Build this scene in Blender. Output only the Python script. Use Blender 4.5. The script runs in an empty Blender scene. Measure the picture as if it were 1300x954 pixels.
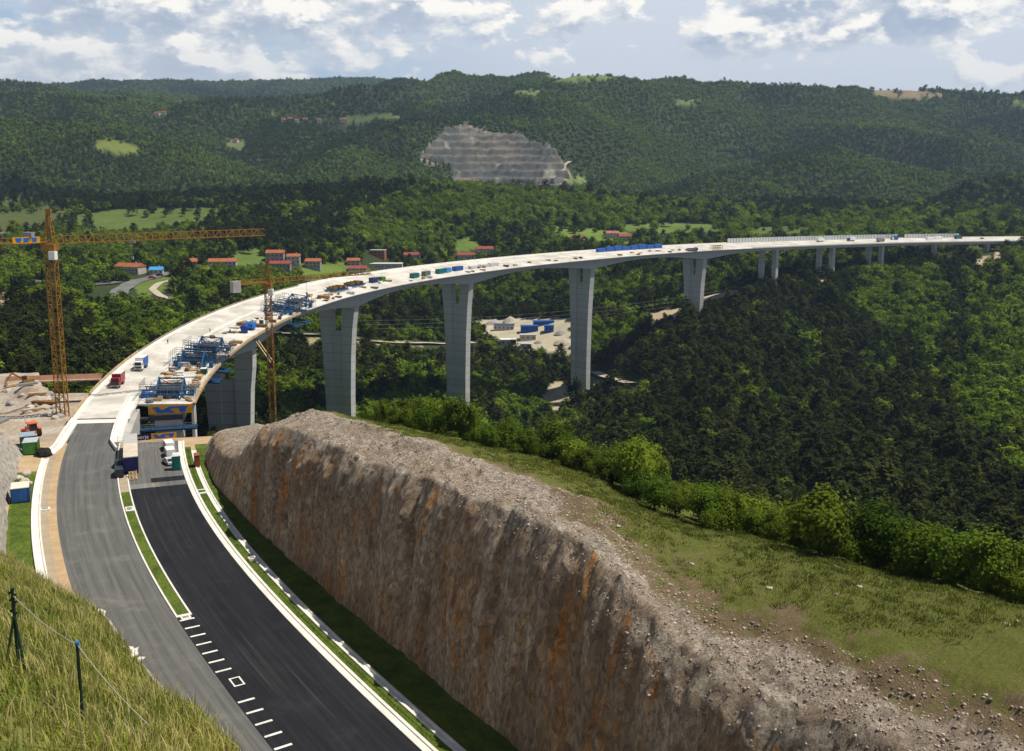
import bpy, math, random
import numpy as np
from mathutils import Vector, Matrix
rng = np.random.default_rng(7); random.seed(7)
SC = bpy.context.scene
COL = SC.collection
PI = math.pi

# ------------------------------------------------------------------ camera geometry
F, YH, H = 1264.0, 225.0, 61.707
PITCH = math.atan((432 - YH) / F); CP, SP = math.cos(PITCH), math.sin(PITCH)
def ray(px, py):
    u = (px - 650) / F; v = (432 - py) / F
    return np.array([u, CP + v * SP, -SP + v * CP])
def onz(px, py, z=0.0):
    r = ray(px, py); return np.array([0, 0, H]) + r * ((z - H) / r[2])
def at(px, py, d):
    r = ray(px, py); return np.array([0, 0, H]) + r * (d / r[1])
def proj(X, Y, Z):
    dz = Z - H; dep = Y * CP - dz * SP; v = Y * SP + dz * CP
    return 650 + F * X / dep, 432 - F * v / dep

# ------------------------------------------------------------------ motorway centre line
def smooth(a):
    for _ in range(2):
        p = np.pad(a, 12, mode='edge'); c = np.cumsum(np.insert(p, 0, 0)); a = (c[25:] - c[:-25]) / 25
    return a
S = np.arange(-300, 1600, 5.0); I0 = 60
_k = np.interp(S, [0, 150, 400, 800, 1400], [-0.00092, -0.002584, -0.002258, -0.000579, -0.001228])
TH = np.concatenate([[0], np.cumsum((_k[1:] + _k[:-1]) / 2 * 5)]); TH += 2.171564 - TH[I0]
_t = (TH[1:] + TH[:-1]) / 2
CX = np.concatenate([[0], np.cumsum(np.cos(_t) * 5)]); CY = np.concatenate([[0], np.cumsum(np.sin(_t) * 5)])
CX += -21.306711 - CX[I0]; CY += 95.094797 - CY[I0]
CZ = smooth(np.interp(S, [0, 150, 400, 800, 1300], [0, -3.14309, 6.307357, 4.836759, -3.119458]))
CE = smooth(np.interp(S, [0, 150, 400, 900], [0.004071, 0.018227, 0.134138, 0.082227]))
def heading(s): return float(np.interp(s, S, TH))
def RV(s, off, dz=0.0):
    s = np.asarray(s, float); off = np.asarray(off, float)
    th = np.interp(s, S, TH)
    return np.stack([np.interp(s, S, CX) + np.sin(th) * off, np.interp(s, S, CY) - np.cos(th) * off,
                     np.interp(s, S, CZ) - np.interp(s, S, CE) * off + dz + 0 * off], -1)
def R(s, off, dz=0.0): return RV(s, off, dz)
def SO(X, Y):
    X = np.atleast_1d(np.asarray(X, float)); Y = np.atleast_1d(np.asarray(Y, float))
    so = np.empty_like(X); oo = np.empty_like(X)
    for a in range(0, len(X), 20000):
        x = X[a:a+20000]; y = Y[a:a+20000]
        i = np.argmin((x[:, None] - CX[None]) ** 2 + (y[:, None] - CY[None]) ** 2, axis=1)
        t = TH[i]; dx = x - CX[i]; dy = y - CY[i]
        so[a:a+20000] = S[i] + dx * np.cos(t) + dy * np.sin(t)
        oo[a:a+20000] = dx * np.sin(t) - dy * np.cos(t)
    return so, oo

# ------------------------------------------------------------------ noise
def _h(i, j, seed):
    n = (i.astype(np.int64) * 374761393 + j.astype(np.int64) * 668265263 + seed * 1274126177) & 0xffffffff
    n = ((n ^ (n >> 13)) * 1274126177) & 0xffffffff
    return ((n ^ (n >> 16)) & 0xffff) / 65535.0
def vnoise(x, y, seed=0):
    x = np.asarray(x, float); y = np.asarray(y, float)
    i = np.floor(x); j = np.floor(y); fx = x - i; fy = y - j
    fx = fx * fx * (3 - 2 * fx); fy = fy * fy * (3 - 2 * fy)
    i = i.astype(np.int64); j = j.astype(np.int64)
    a = _h(i, j, seed); b = _h(i + 1, j, seed); c = _h(i, j + 1, seed); d = _h(i + 1, j + 1, seed)
    return (a * (1 - fx) + b * fx) * (1 - fy) + (c * (1 - fx) + d * fx) * fy
def fbm(x, y, seed=0, o=4):
    r = 0; a = 0.5; t = 0
    for k in range(o):
        r = r + a * vnoise(x * 2 ** k + 17.3 * k, y * 2 ** k - 9.1 * k, seed + k); t += a; a *= 0.5
    return r / t - 0.5          # about -0.5..0.5
def inpoly(px, py, poly):
    px = np.asarray(px); py = np.asarray(py); r = np.zeros(px.shape, bool); n = len(poly); j = n - 1
    for i in range(n):
        xi, yi = poly[i]; xj, yj = poly[j]
        c = ((yi > py) != (yj > py)) & (px < (xj - xi) * (py - yi) / (yj - yi + 1e-12) + xi)
        r ^= c; j = i
    return r

# ------------------------------------------------------------------ materials
def mat(name, col, rough=0.8, var=0.0, scale=1.0, metal=0.0, col2=None, detail=4, bump=0.0, bscale=None, spec=0.3, stretch=None, coords='Object'):
    m = bpy.data.materials.new(name); m.use_nodes = True
    nt = m.node_tree; b = nt.nodes['Principled BSDF']
    b.inputs['Roughness'].default_value = rough; b.inputs['Metallic'].default_value = metal
    b.inputs['Specular IOR Level'].default_value = spec
    b.inputs['Base Color'].default_value = (*col, 1)
    if var or col2 or bump:
        tc = nt.nodes.new('ShaderNodeTexCoord'); src = tc.outputs[coords]
        if stretch:
            mp = nt.nodes.new('ShaderNodeMapping'); mp.inputs['Scale'].default_value = stretch
            nt.links.new(src, mp.inputs[0]); src = mp.outputs[0]
        n = nt.nodes.new('ShaderNodeTexNoise'); n.inputs['Scale'].default_value = scale; n.inputs['Detail'].default_value = detail
        n.inputs['Roughness'].default_value = 0.6
        nt.links.new(src, n.inputs['Vector'])
        if var or col2:
            r = nt.nodes.new('ShaderNodeValToRGB')
            c2 = col2 if col2 else tuple(min(1, c * (1 + var)) for c in col)
            c1 = col if col2 else tuple(c * (1 - var) for c in col)
            r.color_ramp.elements[0].position = 0.35; r.color_ramp.elements[1].position = 0.65
            r.color_ramp.elements[0].color = (*c1, 1); r.color_ramp.elements[1].color = (*c2, 1)
            nt.links.new(n.outputs[0], r.inputs[0]); nt.links.new(r.outputs[0], b.inputs['Base Color'])
        if bump:
            n2 = n
            if bscale:
                n2 = nt.nodes.new('ShaderNodeTexNoise'); n2.inputs['Scale'].default_value = bscale; n2.inputs['Detail'].default_value = 5
                nt.links.new(src, n2.inputs['Vector'])
            bp = nt.nodes.new('ShaderNodeBump'); bp.inputs['Strength'].default_value = bump; bp.inputs['Distance'].default_value = 0.3
            nt.links.new(n2.outputs[0], bp.inputs['Height']); nt.links.new(bp.outputs[0], b.inputs['Normal'])
    return m

class NG:
    """tiny node helper"""
    def __init__(s, nt): s.nt = nt
    def n(s, t, **k):
        x = s.nt.nodes.new(t)
        for a, b in k.items(): setattr(x, a, b)
        return x
    def set(s, sock, v):
        if hasattr(v, 'is_linked') or isinstance(v, bpy.types.NodeSocket): s.nt.links.new(v, sock)
        else: sock.default_value = v
    def math(s, op, a, b=0.0, c=None, clamp=False):
        x = s.n('ShaderNodeMath', operation=op, use_clamp=clamp); s.set(x.inputs[0], a); s.set(x.inputs[1], b)
        if c is not None: s.set(x.inputs[2], c)
        return x.outputs[0]
    def step(s, v, a, b):
        x = s.n('ShaderNodeMapRange', interpolation_type='SMOOTHSTEP'); s.set(x.inputs[0], v); x.inputs[1].default_value = a; x.inputs[2].default_value = b
        return x.outputs[0]
    def mix(s, f, a, b, mode='MIX'):
        x = s.n('ShaderNodeMix', data_type='RGBA', blend_type=mode); s.set(x.inputs[0], f)
        s.set(x.inputs[6], a if not isinstance(a, tuple) else (*a, 1)); s.set(x.inputs[7], b if not isinstance(b, tuple) else (*b, 1))
        return x.outputs[2]
    def noise(s, vec, scale, detail=4, rough=0.55, dist=0.0):
        x = s.n('ShaderNodeTexNoise'); x.inputs['Scale'].default_value = scale; x.inputs['Detail'].default_value = detail
        x.inputs['Roughness'].default_value = rough; x.inputs['Distortion'].default_value = dist
        s.nt.links.new(vec, x.inputs['Vector']); return x.outputs[0]
    def map(s, vec, scale, loc=(0, 0, 0)):
        x = s.n('ShaderNodeMapping'); x.inputs['Scale'].default_value = scale; x.inputs['Location'].default_value = loc
        s.nt.links.new(vec, x.inputs[0]); return x.outputs[0]
def newmat(name):
    m = bpy.data.materials.new(name); m.use_nodes = True
    g = NG(m.node_tree); b = m.node_tree.nodes['Principled BSDF']; b.inputs['Specular IOR Level'].default_value = 0.25
    return m, g, b

# ------------------------------------------------------------------ mesh builder
class MB:
    def __init__(s): s.v = []; s.f = []; s.m = []
    def add(s, vs, fs, mi=0):
        o = len(s.v); s.v += [tuple(map(float, p)) for p in vs]; s.f += [tuple(o + i for i in f) for f in fs]; s.m += [mi] * len(fs); return s
    def hexa(s, b, t, mi=0):      # 4 bottom, 4 top points
        return s.add(list(b) + list(t), [(3, 2, 1, 0), (4, 5, 6, 7), (0, 1, 5, 4), (1, 2, 6, 5), (2, 3, 7, 6), (3, 0, 4, 7)], mi)
    def box(s, x0, x1, y0, y1, z0, z1, mi=0, tx=0.0, ty=0.0):
        return s.hexa([(x0, y0, z0), (x1, y0, z0), (x1, y1, z0), (x0, y1, z0)],
                      [(x0+tx, y0+ty, z1), (x1-tx, y0+ty, z1), (x1-tx, y1-ty, z1), (x0+tx, y1-ty, z1)], mi)
    def bar(s, p, q, w=0.1, h=None, mi=0, up=(0, 0, 1)):
        p = Vector(p); q = Vector(q); h = h or w; d = (q - p)
        if d.length < 1e-6: return s
        d.normalize(); u = Vector(up)
        if abs(d.dot(u)) > 0.98: u = Vector((1, 0, 0))
        a = d.cross(u).normalized(); b = a.cross(d).normalized()
        A = a * w / 2; B = b * h / 2
        return s.hexa([p - A - B, p + A - B, p + A + B, p - A + B], [q - A - B, q + A - B, q + A + B, q - A + B], mi)
    def tube(s, pts, rad, n=6, mi=0, caps=True):
        pts = [Vector(p) for p in pts]; rads = rad if isinstance(rad, (list, tuple)) else [rad] * len(pts)
        o = len(s.v)
        for i, p in enumerate(pts):
            d = (pts[min(i + 1, len(pts) - 1)] - pts[max(i - 1, 0)]).normalized()
            u = Vector((0, 0, 1)) if abs(d.z) < 0.95 else Vector((1, 0, 0))
            a = d.cross(u).normalized(); b = a.cross(d)
            for k in range(n):
                t = 2 * PI * k / n; s.v.append(tuple(p + (a * math.cos(t) + b * math.sin(t)) * rads[i]))
        for i in range(len(pts) - 1):
            for k in range(n):
                k2 = (k + 1) % n
                s.f.append((o + i*n + k, o + i*n + k2, o + (i+1)*n + k2, o + (i+1)*n + k)); s.m.append(mi)
        if caps:
            s.f.append(tuple(o + k for k in range(n))[::-1]); s.f.append(tuple(o + (len(pts)-1)*n + k for k in range(n))); s.m += [mi, mi]
        return s
    def prism(s, poly, f0, f1, mi=0):   # poly of 2D points, f0/f1 map 2D->3D
        n = len(poly); a = [f0(p) for p in poly]; b = [f1(p) for p in poly]
        return s.add(a + b, [tuple(range(n))[::-1], tuple(range(n, 2*n))] + [(i, (i+1) % n, n + (i+1) % n, n + i) for i in range(n)], mi)
    def build(s, name, mats, parent=None, bevel=0.0, sm=False):
        me = bpy.data.meshes.new(name); me.from_pydata(s.v, [], s.f)
        mats = mats if isinstance(mats, (list, tuple)) else [mats]
        for m in mats: me.materials.append(m)
        if len(mats) > 1: me.polygons.foreach_set('material_index', s.m)
        if sm: me.polygons.foreach_set('use_smooth', [True] * len(me.polygons))
        me.update(); o = bpy.data.objects.new(name, me); COL.objects.link(o)
        if parent is not None: o.parent = parent
        if bevel:
            bm = o.modifiers.new('edge', 'BEVEL'); bm.width = bevel; bm.segments = 2; bm.limit_method = 'ANGLE'
        return o
def npmesh(name, V, Fq, mats, parent=None, sm=False, uv=None, col=None, mi=None):
    """fast mesh from numpy arrays; Fq is (n,3) or (n,4)"""
    me = bpy.data.meshes.new(name); V = np.asarray(V, np.float32); Fq = np.asarray(Fq, np.int32); k = Fq.shape[1]
    me.vertices.add(len(V)); me.vertices.foreach_set('co', V.ravel())
    me.loops.add(Fq.size); me.loops.foreach_set('vertex_index', Fq.ravel())
    me.polygons.add(len(Fq)); me.polygons.foreach_set('loop_start', np.arange(len(Fq), dtype=np.int32) * k)
    for m in (mats if isinstance(mats, (list, tuple)) else [mats]): me.materials.append(m)
    if mi is not None: me.polygons.foreach_set('material_index', np.asarray(mi, np.int32))
    if sm: me.polygons.foreach_set('use_smooth', np.ones(len(Fq), bool))
    if uv is not None:
        l = me.uv_layers.new(name='UVMap'); l.data.foreach_set('uv', np.asarray(uv, np.float32)[Fq.ravel()].ravel())
    if col is not None:
        a = me.color_attributes.new('cover', 'FLOAT_COLOR', 'POINT'); a.data.foreach_set('color', np.asarray(col, np.float32).ravel())
    me.update(calc_edges=True); me.validate()
    o = bpy.data.objects.new(name, me); COL.objects.link(o)
    if parent is not None: o.parent = parent
    return o
def gridfaces(nu, nv):
    i, j = np.meshgrid(np.arange(nu - 1), np.arange(nv - 1), indexing='ij')
    a = (i * nv + j).ravel(); return np.stack([a, a + nv, a + nv + 1, a + 1], -1)
def thing(name, label, cat, loc=(0, 0, 0), rz=0.0, group=None):
    o = bpy.data.objects.new(name, None); COL.objects.link(o); o.empty_display_size = 0.5
    o.location = Vector([float(c) for c in loc]); o.rotation_euler = (0, 0, rz); return tag(o, label, cat, group)
def tag(o, label=None, cat=None, group=None, kind=None):
    if label: o['label'] = label
    if cat: o['category'] = cat
    if group: o['group'] = group
    if kind: o['kind'] = kind
    return o
def copytree(o, parent=None):
    c = o.copy(); COL.objects.link(c)
    if parent is not None: c.parent = parent
    for ch in list(o.children): copytree(ch, c)
    return c

# shared materials
CONC = mat('concrete', (0.40, 0.39, 0.37), 0.85, 0.14, 0.35, detail=6)
DECK = mat('deck_concrete', (0.62, 0.60, 0.55), 0.85, 0.10, 0.25, col2=(0.74, 0.72, 0.67), detail=7)
KERB = mat('white_concrete', (0.72, 0.70, 0.65), 0.8, 0.1, 0.5)
ASPH_OLD = mat('worn_asphalt', (0.085, 0.087, 0.085), 0.85, 0, 0.12, col2=(0.115, 0.115, 0.112), detail=9, stretch=(1, 1, 1))
STEELB = mat('blue_steel', (0.025, 0.11, 0.25), 0.45, 0.25, 2.0)
STEELB_SHADE = mat('shaded_blue_steel', (0.010, 0.05, 0.13), 0.5, 0.25, 2.0)  # blue steel of hanging parts, the shade under the deck put into its colour
STEELY = mat('yellow_steel', (0.28, 0.135, 0.020), 0.6, 0.2, 1.5)
STEELG = mat('grey_steel', (0.25, 0.26, 0.27), 0.5, 0.15, 2)
WOOD = mat('pale_timber', (0.50, 0.36, 0.20), 0.85, 0.25, 1.0)
WOODB = mat('brown_timber', (0.30, 0.17, 0.08), 0.85, 0.25, 0.8)
WHITE = mat('white_paint', (0.80, 0.80, 0.78), 0.45, 0.06, 0.7)
BLACK = mat('black_rubber', (0.015, 0.015, 0.015), 0.8, 0.2, 3)
DARKG = mat('dark_grey_paint', (0.04, 0.042, 0.05), 0.4, 0.15, 2)
RED = mat('red_paint', (0.30, 0.015, 0.018), 0.4, 0.12, 1)
ORANGE = mat('orange_paint', (0.70, 0.13, 0.02), 0.5, 0.15, 1)
TEAL = mat('teal_paint', (0.0, 0.16, 0.15), 0.5, 0.15, 1)
GREEN = mat('green_paint', (0.05, 0.22, 0.03), 0.55, 0.2, 1)
BLUE = mat('blue_paint', (0.02, 0.10, 0.38), 0.5, 0.15, 1)
NAVY = mat('navy_tarpaulin', (0.008, 0.012, 0.10), 0.55, 0.3, 1.2)
GLASS = mat('dark_glass', (0.02, 0.025, 0.03), 0.08, 0.1, 1, spec=0.6)
GREYROOF = mat('grey_tarpaulin', (0.45, 0.45, 0.43), 0.7, 0.12, 0.8)
LAMP = mat('lamp_lens', (0.75, 0.72, 0.6), 0.2, 0.05, 3)
YELLOW = mat('yellow_banner', (0.75, 0.33, 0.01), 0.6, 0.06, 0.8)
LOGOB = mat('blue_lettering', (0.005, 0.14, 0.55), 0.6, 0.06, 1)
# ================================================================== TERRAIN
CTRL = {
 0: [(60,-4),(100,-5),(200,-8),(300,-14),(380,-16),(600,-22),(750,-22),(1000,-10),(1300,4),(1600,24),(1750,22),(2000,60),(2600,230),(3000,345),(3200,355),(3700,300),(5000,430),(6000,650),(7500,560)],
 150: [(60,-4),(100,-5),(200,-10),(300,-26),(400,-32),(520,-32),(700,-29),(850,-27),(1000,-16),(1300,-2),(1600,20),(1900,45),(2300,115),(2600,160),(2900,255),(3300,330),(3800,350),(5000,450),(6000,655),(7500,560)],
 300: [(60,-4),(100,-6),(200,-25),(300,-42),(400,-49),(500,-52),(650,-46),(800,-34),(900,-24),(1050,-12),(1250,0),(1500,25),(1700,25),(2000,45),(2350,70),(2600,130),(3000,250),(3600,360),(4500,440),(6000,665),(7500,560)],
 450: [(60,-4),(110,-8),(200,-18),(280,-44),(400,-64),(550,-73),(700,-69),(850,-66),(1000,-44),(1080,-21),(1180,-8),(1350,17),(1500,40),(1600,40),(1800,30),(2100,60),(2600,180),(3100,310),(3700,400),(4800,430),(6000,640),(7500,560)],
 600: [(60,-4),(110,-8),(200,-15),(330,-54),(450,-77),(560,-88),(650,-89),(870,-87),(1000,-81),(1100,-61),(1200,-39),(1300,-18),(1450,15),(1600,38),(1750,38),(1950,45),(2300,48),(2600,180),(2900,240),(3300,350),(3500,385),(4200,380),(7500,300)],
 735: [(60,-4),(110,-8),(200,-14),(330,-56),(480,-86),(600,-100),(700,-105),(770,-101),(850,-90),(920,-68),(1000,-58),(1150,-38),(1300,-19),(1450,2),(1600,27),(1750,26),(1950,38),(2300,50),(2700,190),(3100,330),(3300,385),(3450,418),(4200,400),(7500,300)],
 880: [(60,-4),(110,-8),(180,-13),(300,-52),(400,-72),(480,-71),(600,-65),(700,-57),(815,-50),(900,-49),(1000,-44),(1150,-30),(1350,-11),(1600,10),(1800,19),(2000,30),(2400,110),(2900,260),(3300,365),(3500,385),(4200,370),(7500,300)],
 1000: [(60,-4),(110,-8),(170,-13),(300,-54),(400,-69),(500,-70),(600,-65),(730,-56),(900,-33),(1000,-27),(1200,-15),(1400,-8),(1650,6),(1850,18),(2200,90),(2700,230),(3100,325),(3400,368),(4200,350),(7500,300)],
 1150: [(60,-4),(110,-8),(160,-14),(250,-40),(350,-60),(480,-67),(680,-64),(860,-43),(1010,-24),(1200,-14),(1450,-4),(1650,6),(1850,23),(2200,100),(2700,230),(3100,320),(3400,358),(4200,340),(7500,420)],
 1300: [(60,-4),(110,-8),(150,-11),(200,-24),(250,-37),(380,-56),(520,-56),(720,-43),(920,-23),(1010,-15),(1300,-8),(1700,12),(2000,60),(2300,130),(2800,250),(3300,340),(4200,335),(7500,720)],
}
CTRL[-600] = CTRL[0]; CTRL[-250] = CTRL[0]; CTRL[1600] = CTRL[1300]; CTRL[1950] = CTRL[1300]
_cp = np.array([((px - 650) / F, math.log(d), (H - z) / d) for px, l in CTRL.items() for d, z in l])
SU, SWT = 2.2, 1.6
def _phi(r2): return r2 * np.log(r2 + 1e-12)
_A = np.stack([_cp[:, 0] * SU, _cp[:, 1] * SWT], -1); _n = len(_A)
_K = _phi(((_A[:, None] - _A[None]) ** 2).sum(-1)) + np.eye(_n) * 2e-3
_P = np.concatenate([np.ones((_n, 1)), _A], 1)
_M = np.block([[_K, _P], [_P.T, np.zeros((3, 3))]])
_w = np.linalg.solve(_M, np.concatenate([_cp[:, 2], np.zeros(3)]))
NU, NW = 760, 620
UG = np.linspace(-1.15, 1.15, NU); WG = np.linspace(math.log(30), math.log(8500), NW)
cu = np.linspace(-1.15, 1.15, 120); cw = np.linspace(WG[0], WG[-1], 150)
_q = np.stack(np.meshgrid(cu * SU, cw * SWT, indexing='ij'), -1).reshape(-1, 2)
_T = np.concatenate([_phi(((_q[a:a+3000, None] - _A[None]) ** 2).sum(-1)) @ _w[:_n] for a in range(0, len(_q), 3000)])
_T = (_T + _w[_n] + _q @ _w[_n+1:]).reshape(120, 150)
def bil(G, u0, u1, w0, w1, u, w):
    nu, nw = G.shape
    x = np.clip((u - u0) / (u1 - u0) * (nu - 1), 0, nu - 1.001); y = np.clip((w - w0) / (w1 - w0) * (nw - 1), 0, nw - 1.001)
    i = x.astype(int); j = y.astype(int); fx = x - i; fy = y - j
    return (G[i, j] * (1-fx) + G[i+1, j] * fx) * (1-fy) + (G[i, j+1] * (1-fx) + G[i+1, j+1] * fx) * fy
UU, WW = np.meshgrid(UG, WG, indexing='ij'); YY = np.exp(WW); XX = UU * YY
ZZ = H - bil(_T, cu[0], cu[-1], cw[0], cw[-1], UU, WW) * YY
def sstep(a, b, x): t = np.clip((x - a) / (b - a), 0, 1); return t * t * (3 - 2 * t)
# relief of the hills: spurs and gullies grow with distance
far = np.clip((YY - 1650) / 900, 0, 1)
rid = 1 - 2 * np.abs(fbm(XX / 680 + 3, YY / 900, 11, 3))
crest = np.clip((4300 - YY) / 900, 0, 1)
ZZ += far * ((rid - 0.72) * 340 * (0.30 + 0.70 * crest) + fbm(XX / 260, YY / 260, 5, 4) * 66 * (0.5 + 0.5 * crest))
def ridge(pts, slope, soft=14.0):
    global ZZ
    Q = np.array([at(*p) for p in pts]); best = np.full(XX.shape, -1e9); sel = YY > 1200
    x, y = XX[sel], YY[sel]; bb = np.full(x.shape, -1e9)
    for a, b in zip(Q[:-1], Q[1:]):
        d = b - a; t = np.clip(((x - a[0]) * d[0] + (y - a[1]) * d[1]) / (d[0] ** 2 + d[1] ** 2), 0, 1)
        ds = np.hypot(x - a[0] - t * d[0], y - a[1] - t * d[1]); bb = np.maximum(bb, a[2] + t * d[2] - slope * np.maximum(ds - 15, 0) - 9)
    bb += fbm(x / 180, y / 180, 17, 4) * 30
    z = ZZ[sel]; k = 0.5 * (z + bb + np.sqrt((z - bb) ** 2 + soft ** 2)) - soft * 0.5 * np.exp(-np.abs(z - bb) / soft); ZZ[sel] = k
def valley(pts, wid, dep):
    Q = np.array([at(*p) for p in pts]); sel = YY > 1500; x, y = XX[sel], YY[sel]; dd = np.full(x.shape, 1e9)
    for a, b in zip(Q[:-1], Q[1:]):
        d = b - a; t = np.clip(((x - a[0]) * d[0] + (y - a[1]) * d[1]) / (d[0] ** 2 + d[1] ** 2), 0, 1); dd = np.minimum(dd, np.hypot(x - a[0] - t * d[0], y - a[1] - t * d[1]))
    ZZ[sel] -= dep * np.exp(-(dd / wid) ** 2)
valley([(0, 165, 2350), (120, 168, 2420), (200, 180, 2450), (330, 210, 2400), (430, 240, 2150)], 170, 70)
valley([(440, 190, 2650), (490, 160, 2950), (520, 140, 3200)], 170, 60)
valley([(850, 225, 2350), (900, 200, 2500), (1010, 165, 2650), (1130, 195, 2450)], 140, 65)
valley([(1130, 260, 1900), (1200, 230, 2080), (1330, 190, 2250)], 140, 60)
valley([(150, 122, 3150), (260, 116, 3250), (380, 130, 3100)], 160, 60)
valley([(250, 250, 1800), (450, 240, 1860), (700, 250, 1900), (1000, 265, 1950)], 130, 26)
ridge([(-120, 140, 2000), (60, 150, 2050), (150, 156, 2150), (230, 175, 2200), (300, 205, 2150), (378, 243, 2000)], .42)
ridge([(170, 128, 2850), (215, 117, 2900), (260, 113, 2900), (320, 121, 2850), (372, 140, 2700)], .40)
ridge([(-80, 100, 2700), (20, 97, 2750), (75, 112, 2750), (110, 130, 2600)], .40)
ridge([(430, 190, 2250), (480, 160, 2500), (545, 128, 2900), (600, 106, 3150), (625, 96, 3300)], .38)
ridge([(860, 248, 1950), (930, 208, 2150), (1010, 188, 2300), (1090, 205, 2150), (1130, 240, 2000)], .40)
ridge([(1120, 288, 1550), (1200, 252, 1700), (1300, 215, 1800), (1450, 190, 1850)], .36)
ridge([(760, 240, 2100), (800, 200, 2400), (830, 160, 2750), (850, 125, 3100)], .40)
ridge([(330, 285, 1300), (400, 258, 1420), (455, 240, 1500), (560, 240, 1560), (700, 252, 1600), (860, 262, 1620), (1000, 268, 1640)], .22)
mid = np.clip((YY - 350) / 500, 0, 1) * (1 - far)
ZZ += mid * fbm(XX / 130, YY / 130, 21, 4) * 12
# bring the skyline to its sighted height
_sx = [-400, -100, 0, 25, 50, 150, 250, 300, 400, 450, 520, 560, 600, 650, 690, 740, 800, 900, 1000, 1060, 1130, 1200, 1300, 1700]
_sy = [97, 97, 97, 102, 105, 101, 100, 103, 99, 98, 97, 97, 95, 97, 91, 93, 98, 103, 106, 110, 111, 113, 119, 119]
_uu = UG; _px = 650 + F * _uu * 1.0
_tm = np.where(YY > 2400, (ZZ - H) / YY, -9).max(1)
_tgt = np.array([(H - at(px_, py_, 1000.0)[2]) / -1000.0 for px_, py_ in zip(_px, np.interp(_px, _sx, _sy) + 3.5)])
_dt = _tm - _tgt; _kk = np.exp(-np.linspace(-2, 2, 31) ** 2); _dt = np.convolve(np.pad(_dt, 15, mode='edge'), _kk / _kk.sum(), mode='valid')
ZZ -= _dt[:, None] * YY * sstep(1900, 2900, YY)
# level ground under the road, the abutment and the building yard
so_, of_ = SO(XX.ravel(), YY.ravel()); so_ = so_.reshape(XX.shape); of_ = of_.reshape(XX.shape)
rz_ = np.interp(so_, S, CZ)
wr = sstep(-46, -34, of_) * sstep(27, 20, of_) * sstep(172, 160, so_)
ZZ = ZZ * (1 - wr) + (rz_ - 0.9) * wr
yedge_ = np.where(so_ > 190, -18 - (so_ - 190) * 0.42, -14)
yw = sstep(-86, -70, of_) * sstep(0, -4, of_ - yedge_) * sstep(150, 165, so_) * sstep(262, 246, so_ + (of_ + 18) * 0.15)
ZZ = ZZ * (1 - yw) + (-2.6) * yw
# never above the deck of the viaduct
dk = (np.abs(of_) < 24) & (so_ > 170)
ZZ = np.where(dk, np.minimum(ZZ, rz_ - 12), ZZ)
def ground(X, Y):
    X = np.asarray(X, float); Y = np.asarray(Y, float)
    return bil(ZZ, UG[0], UG[-1], WG[0], WG[-1], X / Y, np.log(Y))
def hit(px, py, d0=300.0, d1=8000.0):
    """where the line of sight through a photo point meets the bare ground beyond d0"""
    r = ray(px, py); d = np.exp(np.linspace(math.log(d0), math.log(d1), 4000)); t = d / r[1]
    X = r[0] * t; Z = H + r[2] * t; g = ground(X, d); k = np.argmax(Z < g)
    if Z[k] >= g[k]: k = np.argmin(Z - g)
    return np.array([X[k], d[k], g[k]])

# land cover in zones, each given by a few sighted corner points
FIELDS = [  # polygon, colour
 ([(121,182),(128,176),(150,178),(178,186),(179,193),(150,196),(124,190)], (0.13,0.16,0.035)),
 ([(-120,246),(0,249),(45,252),(95,268),(80,280),(40,292),(0,300),(-120,306)], (0.075,0.095,0.025)),
 ([(92,274),(150,266),(284,264),(275,280),(150,295),(100,292)], (0.085,0.12,0.025)),
 ([(790,286),(850,283),(925,286),(930,294),(850,297),(795,294)], (0.10,0.15,0.03)),
 ([(955,288),(1018,287),(1022,297),(950,298)], (0.09,0.13,0.03)),
 ([(700,286),(745,290),(800,296),(800,310),(740,305),(700,296)], (0.12,0.18,0.03)),
 ([(640,293),(665,296),(664,300),(640,298)], (0.11,0.17,0.03)),
 ([(575,306),(600,300),(615,314),(580,322)], (0.11,0.17,0.03)),
 ([(290,320),(330,314),(342,335),(300,338)], (0.10,0.15,0.03)),
 ([(380,336),(445,332),(460,346),(385,352)], (0.11,0.16,0.03)),
 ([(395,352),(470,342),(470,352),(380,366)], (0.10,0.15,0.03)),
 ([(165,356),(200,352),(228,351),(205,372),(178,378)], (0.11,0.16,0.03)),
 ([(-40,368),(0,372),(22,368),(18,386),(-40,390)], (0.40,0.31,0.21)),
 ([(1105,115),(1150,113),(1195,119),(1200,124),(1140,126),(1110,121)], (0.22,0.17,0.11)),
 ([(690,96),(735,93),(790,97),(800,101),(740,102),(700,103)], (0.12,0.17,0.04)),
 ([(650,114),(690,115),(682,122),(655,119)], (0.13,0.17,0.05)),
 ([(1285,128),(1320,128),(1320,136),(1285,134)], (0.12,0.17,0.04)),
 ([(855,127),(890,126),(892,132),(860,134)], (0.10,0.15,0.04)),
 ([(720,222),(745,226),(748,233),(722,233)], (0.15,0.19,0.06)),
 ([(285,176),(312,177),(308,192),(288,186)], (0.13,0.15,0.06)),
 ([(345,140),(358,142),(345,150)], (0.12,0.16,0.05)),
 ([(430,150),(500,143),(510,150),(440,156)], (0.09,0.13,0.04)),
]
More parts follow.
